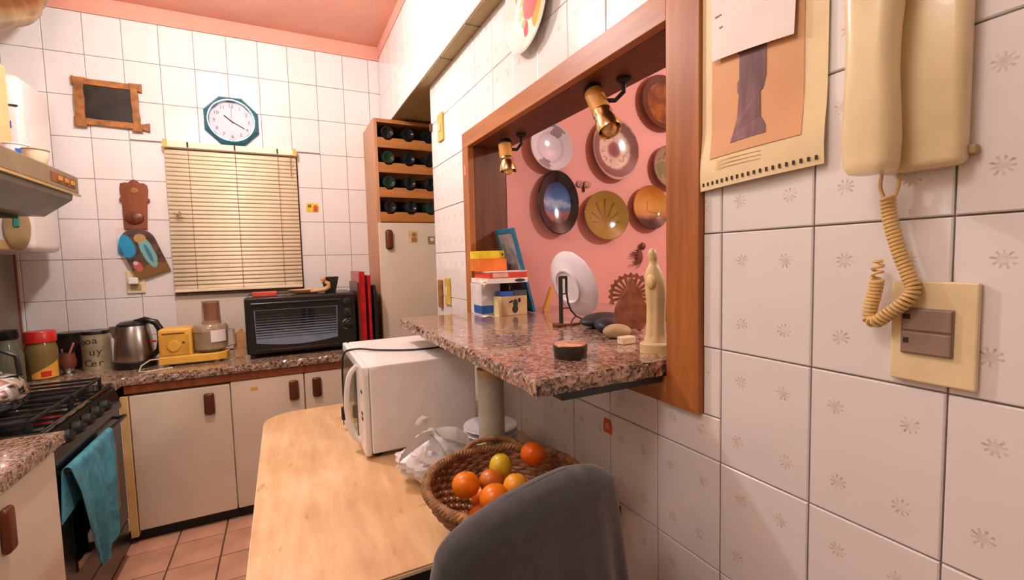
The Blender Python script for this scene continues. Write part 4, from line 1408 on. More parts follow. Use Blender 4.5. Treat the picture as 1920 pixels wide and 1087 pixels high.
yb = thing('yellow_box', 'yellow box on top of the pile in the hatch', 'box', (0.69, 1.58, ST + 0.2065))
obj('carton', b, pm('yellow_carton', (232, 206, 30), 0.45), yb)
b = B(); b.lathe([(0, 0), (0.004, 0), (0.004, 0.0008), (0, 0.0008)], 12, rotm((0.735, 1.54, ST + 0.222), PI / 2))
obj('dark_dot', b, M['darkprint'], yb)
b = B(); b.grid(lambda u, v: Vector((0.630 + 0.06 * u, 1.478 + 0.035 * v, ST + 0.0015 + 0.002 * math.sin(u * 6))), 8, 5, thick=0.0006)
tag(obj('paper_slip', b, M['paper'], None, loc=(0.655, 1.49, ST), smooth=True), 'white paper slip lying before the pile of boxes', 'paper')
# crumpled white paper sticking out
b = B(); b.sphere((0.632, 1.49, ST + 0.120), 0.014, 0.02, 0.014, 10, 7)
for v in b.bm.verts: v.co += Vector((random.uniform(-1, 1), random.uniform(-1, 1), random.uniform(-1, 1))) * 0.004
tag(obj('paper_scrap', b, M['paper'], None, loc=(0.632, 1.49, ST + 0.106)), 'crumpled white paper at the left end of the pile', 'paper')

# leaning blue frame
bf = thing('framed_picture', 'blue framed picture leaning beside the pile of boxes', 'picture', (0.842, 1.568, ST + 0.003))
L_, H_ = 0.075, 0.325
for nm, bx, m in (('frame_side', (-0.075, -0.058, -0.006, 0.006, 0, H_), M['blue'] if False else pm('teal_blue_paint', (34, 112, 152), 0.4)), ('frame_side', (0.058, 0.075, -0.006, 0.006, 0, H_), None), ('frame_top', (-0.058, 0.058, -0.006, 0.006, H_ - 0.018, H_), None), ('frame_bottom', (-0.058, 0.058, -0.006, 0.006, 0, 0.018), None)):
    if m is not None: BLUEF = m
    b = B(); b.box(*bx, 0.002); obj(nm, b, BLUEF, bf, local=True)
b = B(); b.box(-0.058, 0.058, -0.002, 0.004, 0.018, H_ - 0.018)
obj('picture_sheet', b, pm('grey_mauve_print', (150, 142, 146), 0.15, var=0.25, scale=18), bf, local=True)
bf.rotation_euler = (-0.257, 0, PI / 2)
# easel piece behind the plate
b = B(); b.prism([(-0.014, 0), (0.012, 0), (0.028, 0.095), (0.012, 0.095)], -0.006, 0.006, 'Y', m=rotm((0.895, 1.505, ST), 0.05, 0.12, 0.2))
tag(obj('wooden_easel', b, pm('honey_wood', (214, 156, 74), 0.5), None, loc=(0.895, 1.505, ST)), 'light wooden easel leg behind the white display plate', 'easel')
# white display plate, seen from the back
nb = Vector((-0.945, -0.10, -0.29)).normalized()
pc = Vector((0.833, 1.247, ST + 0.112))
pm_ = frame_m(pc, nb, (0, 1, 0))
b = B(); b.lathe([(0, 0.006), (0.050, 0.006), (0.053, 0.012), (0.057, 0.012), (0.060, 0.004), (0.085, -0.006), (0.110, -0.016), (0.112, -0.019), (0.108, -0.020), (0.083, -0.010), (0.055, -0.002), (0, 0.001)], 48, pm_)
dp = thing('display_plate', 'white porcelain plate on a black stand seen from behind', 'plate', tuple(pc - Vector((0, 0, 0.112))))
obj('plate', b, M['porcelain'], dp, smooth=True)
ps = thing('plate_stand', 'black metal stand with curved brace holding the white plate', 'stand', (0.745, 1.15, ST))
b = B(); b.box(0.731, 0.739, 1.139, 1.151, ST, ST + 0.148, 0.001); b.box(0.753, 0.757, 1.141, 1.149, ST + 0.10, ST + 0.148); b.box(0.733, 0.757, 1.141, 1.149, ST + 0.142, ST + 0.150, 0.001)
b.box(0.733, 0.757, 1.142, 1.148, ST + 0.095, ST + 0.098); b.box(0.733, 0.768, 1.142, 1.148, ST + 0.052, ST + 0.055)
obj('upright', b, M['blackm'], ps)
b = B(); b.tube([(0.756, 1.145, ST + 0.10), (0.760, 1.145, ST + 0.07), (0.772, 1.147, ST + 0.045), (0.792, 1.150, ST + 0.026), (0.815, 1.155, ST + 0.016)], 0.0028, 6)
b.tube([(0.768, 1.145, ST + 0.004), (0.778, 1.147, ST + 0.018), (0.790, 1.149, ST + 0.026)], 0.002, 6)
obj('brace', b, M['blackm'], ps, smooth=True)
b = B(); b.box(0.718, 0.80, 1.140, 1.150, ST, ST + 0.006, 0.001); b.box(0.712, 0.742, 1.128, 1.160, ST, ST + 0.010, 0.002)
obj('base_rail', b, M['handle'], ps)


def pebble(name, label, c, rx, ry, rz, mat, rot=0.0, cat='stone'):
    b = B(); b.sphere((0, 0, 0), rx, ry, rz, 28, 16)
    for v in b.bm.verts:
        for ax, rr_ in (('x', rx), ('y', ry)):
            pass
        k = 1 + 0.05 * math.sin(v.co.x * 60 + v.co.y * 40)
        v.co.x *= k; v.co.y *= k
        if v.co.z < 0: v.co.z *= 0.9
        v.co = Matrix.Rotation(rot, 4, 'Z') @ v.co
        v.co += Vector((c[0], c[1], ST + rz * 0.9))
    return tag(obj(name, b, mat, None, loc=(c[0], c[1], ST), smooth=True), label, cat)


pebble('flat_stone', 'larger flat dark stone beside the black plate stand', (0.835, 1.080), 0.085, 0.050, 0.021, M['stone_dk'], 0.30)
pebble('flat_stone', 'smaller dark stone between the big stone and the beige one', (0.782, 0.995), 0.052, 0.030, 0.020, M['stone_dk'], 0.80)
pebble('beige_stone', 'rounded beige stone in front of the carved brown figure', (0.738, 0.897), 0.036, 0.026, 0.019, M['stone_lt'], -0.3)
b = B(); b.box(0.690, 0.728, 0.815, 0.838, ST, ST + 0.018, 0.003, m=None)
tag(obj('white_block', b, M['edge_light'], None, loc=(0.71, 0.826, ST)), 'small pale block on the shelf beside the cream statue', 'block')

# carved figure with rays
cf = thing('carved_figure', 'brown carved robed figure with a crown of rays', 'figurine', (0.815, 0.93, ST))
fmx = rotm((0.815, 0.93, ST), 0, 0, math.radians(-38))
b = B()
out = [(-0.030, 0.012), (0.030, 0.012), (0.038, 0.03), (0.046, 0.052), (0.040, 0.075), (0.028, 0.095), (0.016, 0.115), (0.010, 0.128), (0.011, 0.140), (0, 0.150), (-0.011, 0.140), (-0.010, 0.128), (-0.016, 0.115), (-0.028, 0.095), (-0.040, 0.075), (-0.046, 0.052), (-0.038, 0.03)]
b.prism(out, -0.008, 0.008, 'Y', m=fmx, bev=0.003)
obj('robe', b, M['carved'], cf)
hc = 0.100
for k in range(13):
    a = -0.25 + (PI + 0.5) * k / 12
    b = B(); d0, d1 = 0.018, 0.050
    b.prism([(d0, -0.0035), (d1, -0.0038), (d1, 0.0038), (d0, 0.0035)], -0.004, 0.004, 'Y', m=fmx @ Matrix.Translation((0, 0, hc)) @ Matrix.Rotation(-a, 4, 'Y'))
    obj('ray', b, M['carved'], cf)
b = B()
NR = 30
ring_out = []
for k in range(NR + 1):
    a = -0.45 + (PI + 0.9) * k / NR
    rad = 0.060 if k % 2 else 0.053
    ring_out.append((rad * math.cos(a), hc + rad * math.sin(a) * 1.03))
for k in range(NR, -1, -1):
    a = -0.45 + (PI + 0.9) * k / NR
    ring_out.append((0.047 * math.cos(a), hc + 0.047 * math.sin(a) * 1.03))
b.prism(ring_out[::-1], -0.005, 0.005, 'Y', m=fmx)
obj('halo', b, M['carved'], cf)
b = B(); b.lathe([(0, 0), (0.034, 0), (0.034, 0.006), (0.026, 0.014), (0, 0.015)], 20, Matrix.Translation((0.815, 0.93, ST)), sy=0.6)
obj('base', b, M['carved'], cf, smooth=True)

# cream statue: robed standing figure, one lofted surface
cs = thing('cream_statue', 'slender cream statue of a robed standing figure', 'statue', (0.700, 0.722, ST))
sx_, sy_ = 0.700, 0.722
sec = [(0.0, 0.033, 0.026, 0), (0.018, 0.034, 0.027, 0), (0.022, 0.030, 0.024, 0), (0.035, 0.024, 0.020, 0), (0.06, 0.022, 0.018, 0), (0.10, 0.022, 0.018, 0.001), (0.13, 0.024, 0.019, 0.0), (0.150, 0.024, 0.019, -0.002), (0.166, 0.021, 0.017, -0.004), (0.178, 0.016, 0.014, -0.005), (0.186, 0.0105, 0.010, -0.005), (0.192, 0.0095, 0.0095, -0.005), (0.200, 0.0115, 0.0115, -0.006), (0.210, 0.0110, 0.0115, -0.007), (0.217, 0.007, 0.008, -0.007), (0.220, 0.0, 0.0, -0.007)]
vdir = Vector((0.80, -0.60, 0))


def stfn(u, v):
    f = v * (len(sec) - 1); i = min(int(f), len(sec) - 2); t = f - i
    z, ra, rb_, of = [sec[i][q] * (1 - t) + sec[i + 1][q] * t for q in range(4)]
    a = 2 * PI * u
    if z > 0.022: ra *= 0.86; rb_ *= 0.9
    fold = 1 + (0.05 * math.sin(a * 7) if 0.03 < z < 0.14 else 0)
    p = vdir * (ra * fold * math.cos(a) + of) + Vector((0.6, 0.8, 0)) * (rb_ * fold * math.sin(a))
    return Vector((sx_ + p.x, sy_ + p.y, ST + z))


b = B(); b.grid(stfn, 40, 60, closed_u=True)
bmesh.ops.remove_doubles(b.bm, verts=b.bm.verts, dist=0.0002)
obj('body', b, M['statue'], cs, smooth=True)
b = B(); b.sphere((sx_ - 0.018, sy_ - 0.004, ST + 0.150), 0.007, 0.011, 0.016, 14, 8)
obj('hands', b, M['statue'], cs, smooth=True)

# round tin with pale lid
ti = thing('round_tin', 'round dark tin with a pale pink lid on the shelf', 'tin', (0.520, 0.778, ST))
T = Matrix.Translation((0.520, 0.778, 0))
b = B(); b.lathe([(0, ST), (0.033, ST), (0.034, ST + 0.003), (0.034, ST + 0.013), (0.0352, ST + 0.014), (0.0352, ST + 0.026), (0.033, ST + 0.028)], 36, T)
obj('body', b, pm('tin_dark', (66, 62, 52), 0.3, 0.6), ti, smooth=True)
b = B(); b.lathe([(0.0335, ST + 0.0275), (0.031, ST + 0.0295), (0, ST + 0.0295)], 36, T)
obj('lid', b, pm('lid_print', (212, 160, 132), 0.4, var=0.3, scale=60), ti, smooth=True)
# green tub at the jamb
gt = thing('green_tub', 'green tub with a clear lid half hidden by the jamb', 'tub', (1.012, 1.0, ST))
T = Matrix.Translation((1.012, 1.0, 0))
b = B(); b.lathe([(0, ST), (0.030, ST), (0.033, ST + 0.014)], 28, T)
obj('base', b, M['edge_light'], gt, smooth=True)
b = B(); b.lathe([(0.034, ST + 0.014), (0.037, ST + 0.016), (0.037, ST + 0.05), (0.034, ST + 0.051)], 28, T)
obj('band', b, M['green'], gt, smooth=True)
b = B(); b.lathe([(0.035, ST + 0.05), (0.030, ST + 0.072), (0.02, ST + 0.082), (0.008, ST + 0.086), (0.008, ST + 0.094), (0, ST + 0.095)], 28, T)
obj('lid', b, M['glass'], gt, smooth=True)

# ================================================================== PLATES ON THE PINK WALL
PW = 1.651


def wall_plate(name, label, x, z, rx, rz, mat, depth=0.022, cat='plate', tiltx=0.05):
    b = B()
    R = rx
    m = rotm((x, PW - 0.008, z), PI / 2 - tiltx)
    b.lathe([(0, 0.000), (R * 0.55, 0.0), (R * 0.62, 0.004), (R * 0.97, depth - 0.004), (R, depth), (R * 0.975, depth + 0.003), (R * 0.64, 0.010), (R * 0.56, 0.006), (0, 0.005)], 48, m, sy=rz / rx)
    return tag(obj(name, b, mat, None, loc=(x, PW - 0.012, z), smooth=True), label, cat, 'plates hung on the pink wall')


def ex_flowers(g, a, b, r, c):
    n = g.noise(55, 3)
    k = g.math('MULTIPLY', g.math('GREATER_THAN', r, 0.52), g.math('LESS_THAN', r, 0.9))
    th = g.math('ARCTAN2', b, a)
    k2 = g.math('GREATER_THAN', g.math('ADD', g.math('COSINE', g.math('MULTIPLY', g.math('ADD', th, 2.0), 2.0)), g.math('MULTIPLY', n, 0.8)), 1.18)
    c = g.mix(g.math('MULTIPLY', g.math('MULTIPLY', k, k2), 0.7), c, (112, 86, 96))
    return c


wall_plate('wall_plate', 'white plate with small flowers under the far spot lamp', 1.012, 1.672, 0.102, 0.098,
           radial('white_flower_glaze', [(0.0, (214, 210, 222)), (0.5, (210, 206, 220)), (0.58, (192, 190, 204)), (0.66, (222, 218, 226)), (1.0, (214, 212, 220))], R=0.102, extra=ex_flowers))


def ex_scene(g, a, b, r, c):
    n = g.noise(26, 4)
    s = g.math('ADD', g.math('DIVIDE', b, 0.085), g.math('MULTIPLY', g.math('SUBTRACT', n, 0.5), 0.9))
    sc = g.ramp(g.math('ADD', g.math('MULTIPLY', s, 0.5), 0.5), [(0.0, (34, 36, 44)), (0.2, (150, 96, 84)), (0.36, (70, 104, 150)), (0.5, (150, 170, 200)), (0.62, (60, 110, 170)), (0.9, (36, 70, 120))])
    return g.mix(g.math('LESS_THAN', r, 0.66), c, sc)


wall_plate('wall_plate', 'black oval plate painted with a blue landscape', 1.040, 1.446, 0.100, 0.132,
           radial('black_landscape_glaze', [(0.0, (20, 22, 28)), (1.0, (20, 24, 28))], R=0.100, extra=ex_scene, yfac=0.76))


def ex_centre(g, a, b, r, c):
    n = g.noise(70, 3)
    dots = g.math('MULTIPLY', g.math('GREATER_THAN', n, 0.56), g.math('MULTIPLY', g.math('GREATER_THAN', r, 0.34), g.math('LESS_THAN', r, 0.58)))
    return g.mix(g.math('MULTIPLY', dots, 0.55), c, (116, 78, 76))


wall_plate('wall_plate', 'brown rimmed plate with a purple centre under the near lamp', 1.345, 1.690, 0.128, 0.136,
           radial('brown_rim_glaze', [(0.0, (122, 64, 74)), (0.22, (136, 82, 86)), (0.32, (202, 178, 160)), (0.62, (206, 184, 164)), (0.70, (134, 92, 88)), (0.94, (118, 78, 76)), (1.0, (196, 164, 152))], R=0.128, extra=ex_centre))


def ex_plant(g, a, b, r, c):
    th = g.math('ARCTAN2', a, g.math('ADD', b, 0.035))
    n = g.noise(50, 3)
    k = g.math('GREATER_THAN', g.math('ADD', g.math('COSINE', g.math('MULTIPLY', th, 13)), g.math('MULTIPLY', n, 0.8)), 1.18)
    k2 = g.math('MULTIPLY', g.math('LESS_THAN', r, 0.62), g.math('GREATER_THAN', b, -0.03))
    return g.mix(g.math('MULTIPLY', g.math('MULTIPLY', k, k2), 0.75), c, (90, 62, 26))


wall_plate('wall_plate', 'olive yellow plate with a drawn plant in the lower row', 1.290, 1.398, 0.122, 0.108,
           radial('olive_plant_glaze', [(0.0, (140, 106, 40)), (0.55, (150, 122, 44)), (1.0, (142, 116, 44))], R=0.122, extra=ex_plant))


def ex_sunset(g, a, b, r, c):
    s = g.math('ADD', g.math('DIVIDE', b, 0.21), 0.5)
    s = g.math('ADD', s, g.math('MULTIPLY', g.math('SUBTRACT', g.noise(14), 0.5), 0.1))
    sc = g.ramp(s, [(0.0, (36, 24, 20)), (0.24, (52, 34, 24)), (0.36, (176, 126, 66)), (0.52, (200, 146, 70)), (0.8, (190, 124, 40)), (1.0, (150, 92, 30))])
    m1 = g.math('MULTIPLY', g.math('LESS_THAN', g.math('ABSOLUTE', g.math('ADD', a, 0.012)), 0.0028), g.math('MULTIPLY', g.math('GREATER_THAN', b, -0.014), g.math('LESS_THAN', b, 0.030)))
    m2 = g.math('MULTIPLY', g.math('LESS_THAN', g.math('ABSOLUTE', g.math('ADD', g.math('ADD', b, 0.018), g.math('MULTIPLY', a, 0.15))), 0.0026), g.math('MULTIPLY', g.math('GREATER_THAN', a, -0.012), g.math('LESS_THAN', a, 0.05)))
    return g.mix(g.math('MULTIPLY', g.math('MAXIMUM', m1, m2), 0.6), sc, (120, 70, 24))


wall_plate('wall_plate', 'amber plate with a black lower part in the lower row', 1.548, 1.440, 0.110, 0.102,
           radial('amber_sunset_glaze', [(0.0, (190, 130, 60)), (1.0, (190, 130, 60))], R=0.110, extra=ex_sunset, rough=0.08))


def ex_dark(g, a, b, r, c):
    n = g.noise(16, 4)
    sc = g.ramp(n, [(0.3, (70, 36, 14)), (0.5, (120, 66, 22)), (0.62, (150, 88, 30)), (0.75, (60, 26, 14))])
    return g.mix(g.math('LESS_THAN', r, 0.68), c, sc)


wall_plate('wall_plate', 'large dark brown glazed plate at the top right', 1.628, 1.925, 0.138, 0.126,
           radial('dark_brown_glaze', [(0.0, (92, 50, 22)), (0.66, (52, 26, 14)), (0.74, (76, 44, 20)), (1.0, (70, 38, 20))], R=0.138, extra=ex_dark, rough=0.08))


def ex_green(g, a, b, r, c):
    n = g.noise(30, 3)
    s = g.math('ADD', g.math('MULTIPLY', b, 9), g.math('MULTIPLY', g.math('SUBTRACT', n, 0.5), 0.9))
    m = g.math('MULTIPLY', g.math('LESS_THAN', g.math('ABSOLUTE', g.math('ADD', s, 0.12)), 0.3), g.math('LESS_THAN', r, 0.8))
    c = g.mix(g.math('MULTIPLY', m, 0.7), c, (86, 96, 60))
    m2 = g.math('MULTIPLY', g.math('GREATER_THAN', n, 0.55), g.math('MULTIPLY', g.math('GREATER_THAN', b, 0.02), g.math('LESS_THAN', r, 0.7)))
    return g.mix(g.math('MULTIPLY', m2, 0.6), c, (70, 74, 44))


wall_plate('wall_plate', 'grey green plate with a painted landscape at the right jamb', 1.672, 1.634, 0.112, 0.102,
           radial('grey_green_glaze', [(0.0, (150, 130, 92)), (0.8, (146, 124, 90)), (1.0, (122, 98, 74))], R=0.112, extra=ex_green, rough=0.35))
# small ornaments on the pink wall
bo = thing('butterfly_ornament', 'small brown butterfly shaped ornament between the plates', 'ornament', (1.185, PW, 1.525))
for s in (-1, 1):
    b = B(); b.lathe([(0, 0), (0.020, 0), (0.018, 0.006), (0, 0.008)], 18, rotm((1.185 + s * 0.020, PW, 1.533), PI / 2), sy=0.8)
    obj('wing', b, M['carved'], bo, smooth=True)
b = B(); b.sphere((1.185, PW - 0.006, 1.521), 0.006, 0.006, 0.024, 12, 8)
obj('body', b, M['handle'], bo, smooth=True)
fo = thing('dried_flower', 'dark dried flower hanging behind the cream statue', 'flower', (1.50, PW, 1.24))
b = B(); b.sphere((1.507, PW - 0.014, 1.262), 0.016, 0.010, 0.018, 12, 8)
obj('bud', b, M['handle'], fo, smooth=True)
b = B()
rnd = random.Random(4)
for k in range(26):
    a = rnd.uniform(2.6, 4.6); L = rnd.uniform(0.03, 0.075)
    p0 = Vector((1.497 + rnd.uniform(-0.008, 0.008), PW - 0.010, 1.215 + rnd.uniform(-0.03, 0.03)))
    b.tube([p0, p0 + Vector((math.cos(a) * L * 0.5, -0.004, math.sin(a) * L * 0.4)), p0 + Vector((math.cos(a) * L, 0.0, math.sin(a) * L * 0.6))], [0.0022, 0.0018, 0.0008], 5)
b.sphere((1.492, PW - 0.010, 1.215), 0.018, 0.008, 0.034, 12, 8)
obj('petals', b, pm('dried_petal', (112, 60, 48), 0.8, var=0.3), fo, smooth=True)


# ================================================================== SPOT LAMPS UNDER THE LINTEL
def spot(label, top, bot, mount, s=1.0):
    top = Vector(top); bot = Vector(bot)
    ax = (bot - top).normalized(); L = (bot - top).length
    t = thing('spot_lamp', label, 'lamp', tuple(mount), 'spot lamps under the lintel')
    m = frame_m(top, ax)
    r = 0.0235 * s
    b = B(); b.lathe([(0, -0.004), (r * 0.92, -0.002), (r * 1.04, 0.004), (r * 1.04, 0.012), (r, 0.013)], 28, m)
    obj('cap', b, M['blackm'], t, smooth=True)
    b = B(); b.lathe([(r, 0.012), (r, L * 0.55), (r * 0.9, L * 0.56)], 28, m)
    obj('sleeve', b, M['cork'], t, smooth=True)
    b = B(); b.lathe([(r * 0.98, L * 0.55), (r * 1.05, L * 0.60), (r * 0.92, L * 0.66), (r * 1.12, L * 0.78), (r * 1.28, L * 0.94), (r * 1.22, L), (r * 1.05, L * 0.97), (r * 0.9, L * 0.7), (0, L * 0.68)], 28, m)
    obj('reflector', b, M['brass'], t, smooth=True)
    b = B(); b.sphere(tuple(top + ax * L * 0.92), r * 0.85, r * 0.85, r * 0.85, 20, 12)
    obj('bulb', b, pm('gilded_bulb', (222, 190, 130), 0.12, 0.6), t, smooth=True)
    mt_ = Vector(mount)
    b = B(); b.lathe([(0, 0), (0.018, 0), (0.018, -0.006), (0.010, -0.012), (0, -0.012)], 20, Matrix.Translation(mt_))
    obj('ceiling_mount', b, M['blackm'], t, smooth=True)
    side = top + ax * L * 0.28
    q = mt_ + Vector((0, 0, -0.012))
    b = B(); b.tube([q, q + Vector((0, 0, -0.02)), (q + side) * 0.5 + Vector((0.012, -0.004, -0.020)), side], 0.0055, 8)
    obj('arm', b, M['blackm'], t, smooth=True)


spot('far spot lamp with tan sleeve hanging from the lintel', (0.722, 1.470, 1.632), (0.722, 1.447, 1.522), (0.765, 1.425, 1.65), 1.0)
spot('near spot lamp with tan sleeve hanging from the lintel', (0.722, 0.963, 1.640), (0.722, 0.893, 1.520), (0.765, 0.893, 1.65), 1.0)

# ================================================================== RIGHT WALL FITTINGS
RF = RX - 0.0065
# decorative fruit plate
def ex_fruit(g, a, b, r, c):
    n = g.noise(40, 3)

    def blob(ca, cb, ra, rb_, col, cur):
        p = g.math('DIVIDE', g.math('SUBTRACT', a, ca), ra); q = g.math('DIVIDE', g.math('SUBTRACT', b, cb), rb_)
        d2 = g.math('ADD', g.math('ADD', g.math('MULTIPLY', p, p), g.math('MULTIPLY', q, q)), g.math('MULTIPLY', g.math('SUBTRACT', n, 0.5), 0.7))
        return g.mix(g.math('MULTIPLY', g.math('SUBTRACT', 1.2, d2), 4.0, clamp=True), cur, col)
    c = blob(-0.040, -0.030, 0.028, 0.042, (238, 174, 72), c)
    c = blob(-0.072, 0.022, 0.024, 0.040, (240, 196, 62), c)
    c = blob(-0.002, 0.014, 0.042, 0.050, (232, 104, 112), c)
    c = blob(0.052, -0.004, 0.016, 0.016, (140, 186, 130), c)
    c = blob(0.050, 0.040, 0.022, 0.022, (220, 170, 80), c)
    c = blob(0.022, -0.052, 0.013, 0.022, (224, 84, 92), c)
    c = blob(0.036, -0.034, 0.012, 0.010, (150, 180, 140), c)
    return c


b = B()
b.lathe([(0, 0), (0.075, 0), (0.085, 0.006), (0.124, 0.024), (0.127, 0.027), (0.122, 0.029), (0.084, 0.012), (0.074, 0.008), (0, 0.007)], 48, rotm((RF, 1.160, 1.925), 0, -PI / 2))
tag(obj('fruit_plate', b, radial('fruit_glaze', [(0, (240, 236, 226)), (0.9, (238, 234, 226)), (1.0, (228, 220, 206))], axis='YZ', R=0.127, extra=ex_fruit), None, loc=(RF, 1.160, 1.925), smooth=True),
    'white plate with painted fruit high on the tiled wall', 'plate')
# small light switches
for lab, y0, y1, z0, z1 in (('narrow yellow switch plate high beside the tall cabinet', 1.952, 2.022, 1.748, 1.868), ('yellow socket plate low beside the granite shelf', 1.932, 2.0, 1.02, 1.142)):
    t = thing('switch_plate', lab, 'switch', (RF, (y0 + y1) / 2, z0))
    b = B(); b.box(RF - 0.008, RF, y0, y1, z0, z1, 0.003)
    obj('plate', b, pm('yellow_ivory', (226, 190, 84), 0.35), t)
    b = B(); b.box(RF - 0.012, RF - 0.008, (y0 + y1) / 2 - 0.010, (y0 + y1) / 2 + 0.010, (z0 + z1) / 2 - 0.018, (z0 + z1) / 2 + 0.018, 0.002)
    obj('rocker', b, M['ivory'], t)
b = B(); b.box(RF - 0.014, RF, 2.040, 2.082, 1.00, 1.130, 0.004)
tag(obj('wooden_strip', b, M['leather'], None, loc=(RF, 2.06, 1.0)), 'short brown wooden strip at the wall end by the shelf', 'strip')
b = B(); b.box(RF - 0.010, RF, 2.118, 2.134, 1.825, 1.862, 0.003)
tag(obj('latch', b, M['handle'], None, loc=(RF, 2.126, 1.825)), 'tiny brown latch high at the wall end', 'latch')
b = B()
sq = [(0.843 + q, 0.821 + w) for q, w in ((-0.014, -0.016), (0.014, -0.016), (0.016, 0.0), (0.012, 0.018), (-0.012, 0.018), (-0.016, 0.0))]
b.prism(sq, RF - 0.0012, RF, 'X')
os_ = thing('orange_sticker', 'orange sticker on the tiles under the granite shelf', 'sticker', (RF, 0.843, 0.82))
obj('backing', b, pm('orange_sticker_ink', (214, 104, 44), 0.5), os_)
b = B(); b.lathe([(0, 0), (0.007, 0), (0.007, 0.0012), (0, 0.0012)], 16, rotm((RF - 0.001, 0.843, 0.822), 0, -PI / 2))
obj('centre', b, pm('pale_ink', (214, 170, 120), 0.5), os_)
b = B(); b.prism([(1.672, 1.545), (1.690, 1.540), (1.694, 1.575), (1.684, 1.590), (1.676, 1.575)], RX - 0.0195, RX - 0.0181, 'X')
tag(obj('frame_sticker', b, pm('pink_sticker_ink', (226, 150, 130), 0.5), None, loc=(RX - 0.019, 1.683, 1.54)), 'small pink sticker on the left post of the hatch', 'sticker')

# calendar with note
cl = thing('wall_calendar', 'calendar with an orange picture hanging beside the hatch', 'calendar', (RF, 0.47, 1.34))


def cal_surf(y, z, off):
    t = max(0.0, min(1.0, (1.42 - z) / 0.1))
    bow = 0.006 * math.sin(PI * (y - 0.37) / 0.2)
    return RF - 0.003 - off - 0.006 * max(0, math.sin(t * 2.6)) - bow


def cal_patch(y0, y1, z0, z1, off, skew=0.0, ny=14, nz=16, th=0.0006):
    b = B()
    b.grid(lambda u, v: Vector((cal_surf(y1 + (y0 - y1) * u, z0 + (z1 - z0) * v, off), y1 + (y0 - y1) * u, z0 + (z1 - z0) * v + skew * (u - 0.5))), ny, nz, thick=th)
    return b


obj('page', cal_patch(0.368, 0.571, 1.332, 1.72, 0.0, skew=0.010), M['cal'], cl, smooth=True)
pic = obj('picture', cal_patch(0.397, 0.549, 1.380, 1.70, 0.0012, skew=0.004), M['orange_print'], cl, smooth=True)
# column-like silhouette
b = B()
sil = [(0.508, 1.396), (0.448, 1.398), (0.449, 1.410), (0.458, 1.424), (0.459, 1.462), (0.455, 1.464), (0.450, 1.483), (0.450, 1.56), (0.449, 1.62), (0.493, 1.62), (0.496, 1.56), (0.497, 1.53), (0.4945, 1.528), (0.4945, 1.49), (0.498, 1.486), (0.4975, 1.47), (0.495, 1.468), (0.498, 1.432), (0.504, 1.410)]
b.prism(sil, -0.0003, 0.0003, 'X')
for v in b.bm.verts:
    v.co.x += cal_surf(v.co.y, v.co.z, 0.0026)
obj('column_print', b, M['purple_print'], pic)
b = B()
for k in range(20):
    y = 0.563 - 0.0098 * k
    z = 1.342 + 0.010 * ((0.571 - y) / 0.203 - 0.5)
    xx = cal_surf(y, z, 0.0012)
    b.box(xx - 0.0003, xx, y - 0.0018, y + 0.0018, z - 0.003, z + 0.003)
sp_ = obj('binding_holes', b, M['blackm'], cl)
sp_['kind'] = 'stuff'
b = B()
for k in range(3):
    z = 1.372 - 0.006 * k
    xx = cal_surf(0.50, z, 0.0011)
    b.box(xx - 0.0004, xx, 0.455, 0.535, z, z + 0.0012)
obj('caption_lines', b, pm('tan_ink', (214, 186, 138), 0.7), cl)
# white note clipped over it
nt = thing('paper_note', 'white paper note clipped over the calendar picture', 'note', (RF - 0.02, 0.48, 1.53))


def note_fn(u, v):
    y = 0.552 - 0.146 * u - 0.010 * (1 - v) * (1 - u)
    z0 = 1.534 - 0.003 + 0.0 * u
    z = (1.531 - 0.018 * u * 0 + 0.0) + v * 0.17
    z = 1.534 + 0.17 * v - 0.016 * u * 0 - (0.020 * u if False else 0)
    return Vector((cal_surf(y, z, 0.006) - 0.004 * (1 - v), y - 0.004 * v, z - 0.014 * u * (1 - v)))


b = B(); b.grid(note_fn, 10, 10, thick=0.0005)
obj('sheet', b, M['paper'], nt, smooth=True)
b = B()
for (y, z, w) in ((0.530, 1.600, 0.012), (0.524, 1.580, 0.006), (0.505, 1.618, 0.004), (0.43, 1.598, 0.014)):
    xx = cal_surf(y, z, 0.0062) - 0.004 * (1 - (z - 1.534) / 0.17) - 0.0008
    b.box(xx - 0.0004, xx + 0.0006, y - w / 2, y + w / 2, z, z + 0.002)
obj('ink_marks', b, pm('faint_ink', (150, 140, 150), 0.7), nt)

# intercom handset
ph = thing('intercom_phone', 'ivory wall intercom phone with handset and coiled cord', 'phone', (RF, 0.27, 1.31))
b = B(); b.box(RF - 0.030, RF, 0.222, 0.302, 1.308, 1.54, 0.009, seg=3)
obj('base_unit', b, M['ivory'], ph, smooth=True)
b = B()
ny = 9
sect = []
prof = [(1.308, 0.020), (1.315, 0.024), (1.345, 0.026), (1.38, 0.0245), (1.42, 0.0225), (1.46, 0.023), (1.50, 0.026), (1.535, 0.027), (1.55, 0.020)]
def hs(u, v):
    f = v * (len(prof) - 1); i = min(int(f), len(prof) - 2); t = f - i
    z = prof[i][0] * (1 - t) + prof[i + 1][0] * t
    w = prof[i][1] * (1 - t) + prof[i + 1][1] * t
    a = 2 * PI * u
    bow = 0.010 * math.sin(PI * v)
    cx_ = RF - 0.052 - bow * 0.6
    c_, s_ = math.cos(a), math.sin(a)
    px = math.copysign(abs(c_) ** 0.55, c_) * 0.020
    py = math.copysign(abs(s_) ** 0.55, s_) * w
    return Vector((cx_ + px, 0.2905 + py, z))
b.grid(hs, 36, 30, closed_u=True)
bmesh.ops.holes_fill(b.bm, edges=[e for e in b.bm.edges if e.is_boundary])
obj('handset', b, M['ivory'], ph, smooth=True)
b = B(); b.box(RF - 0.012, RF, 0.2155, 0.224, 1.318, 1.328, 0.002)
obj('hook_tab', b, M['stone_lt'], ph)


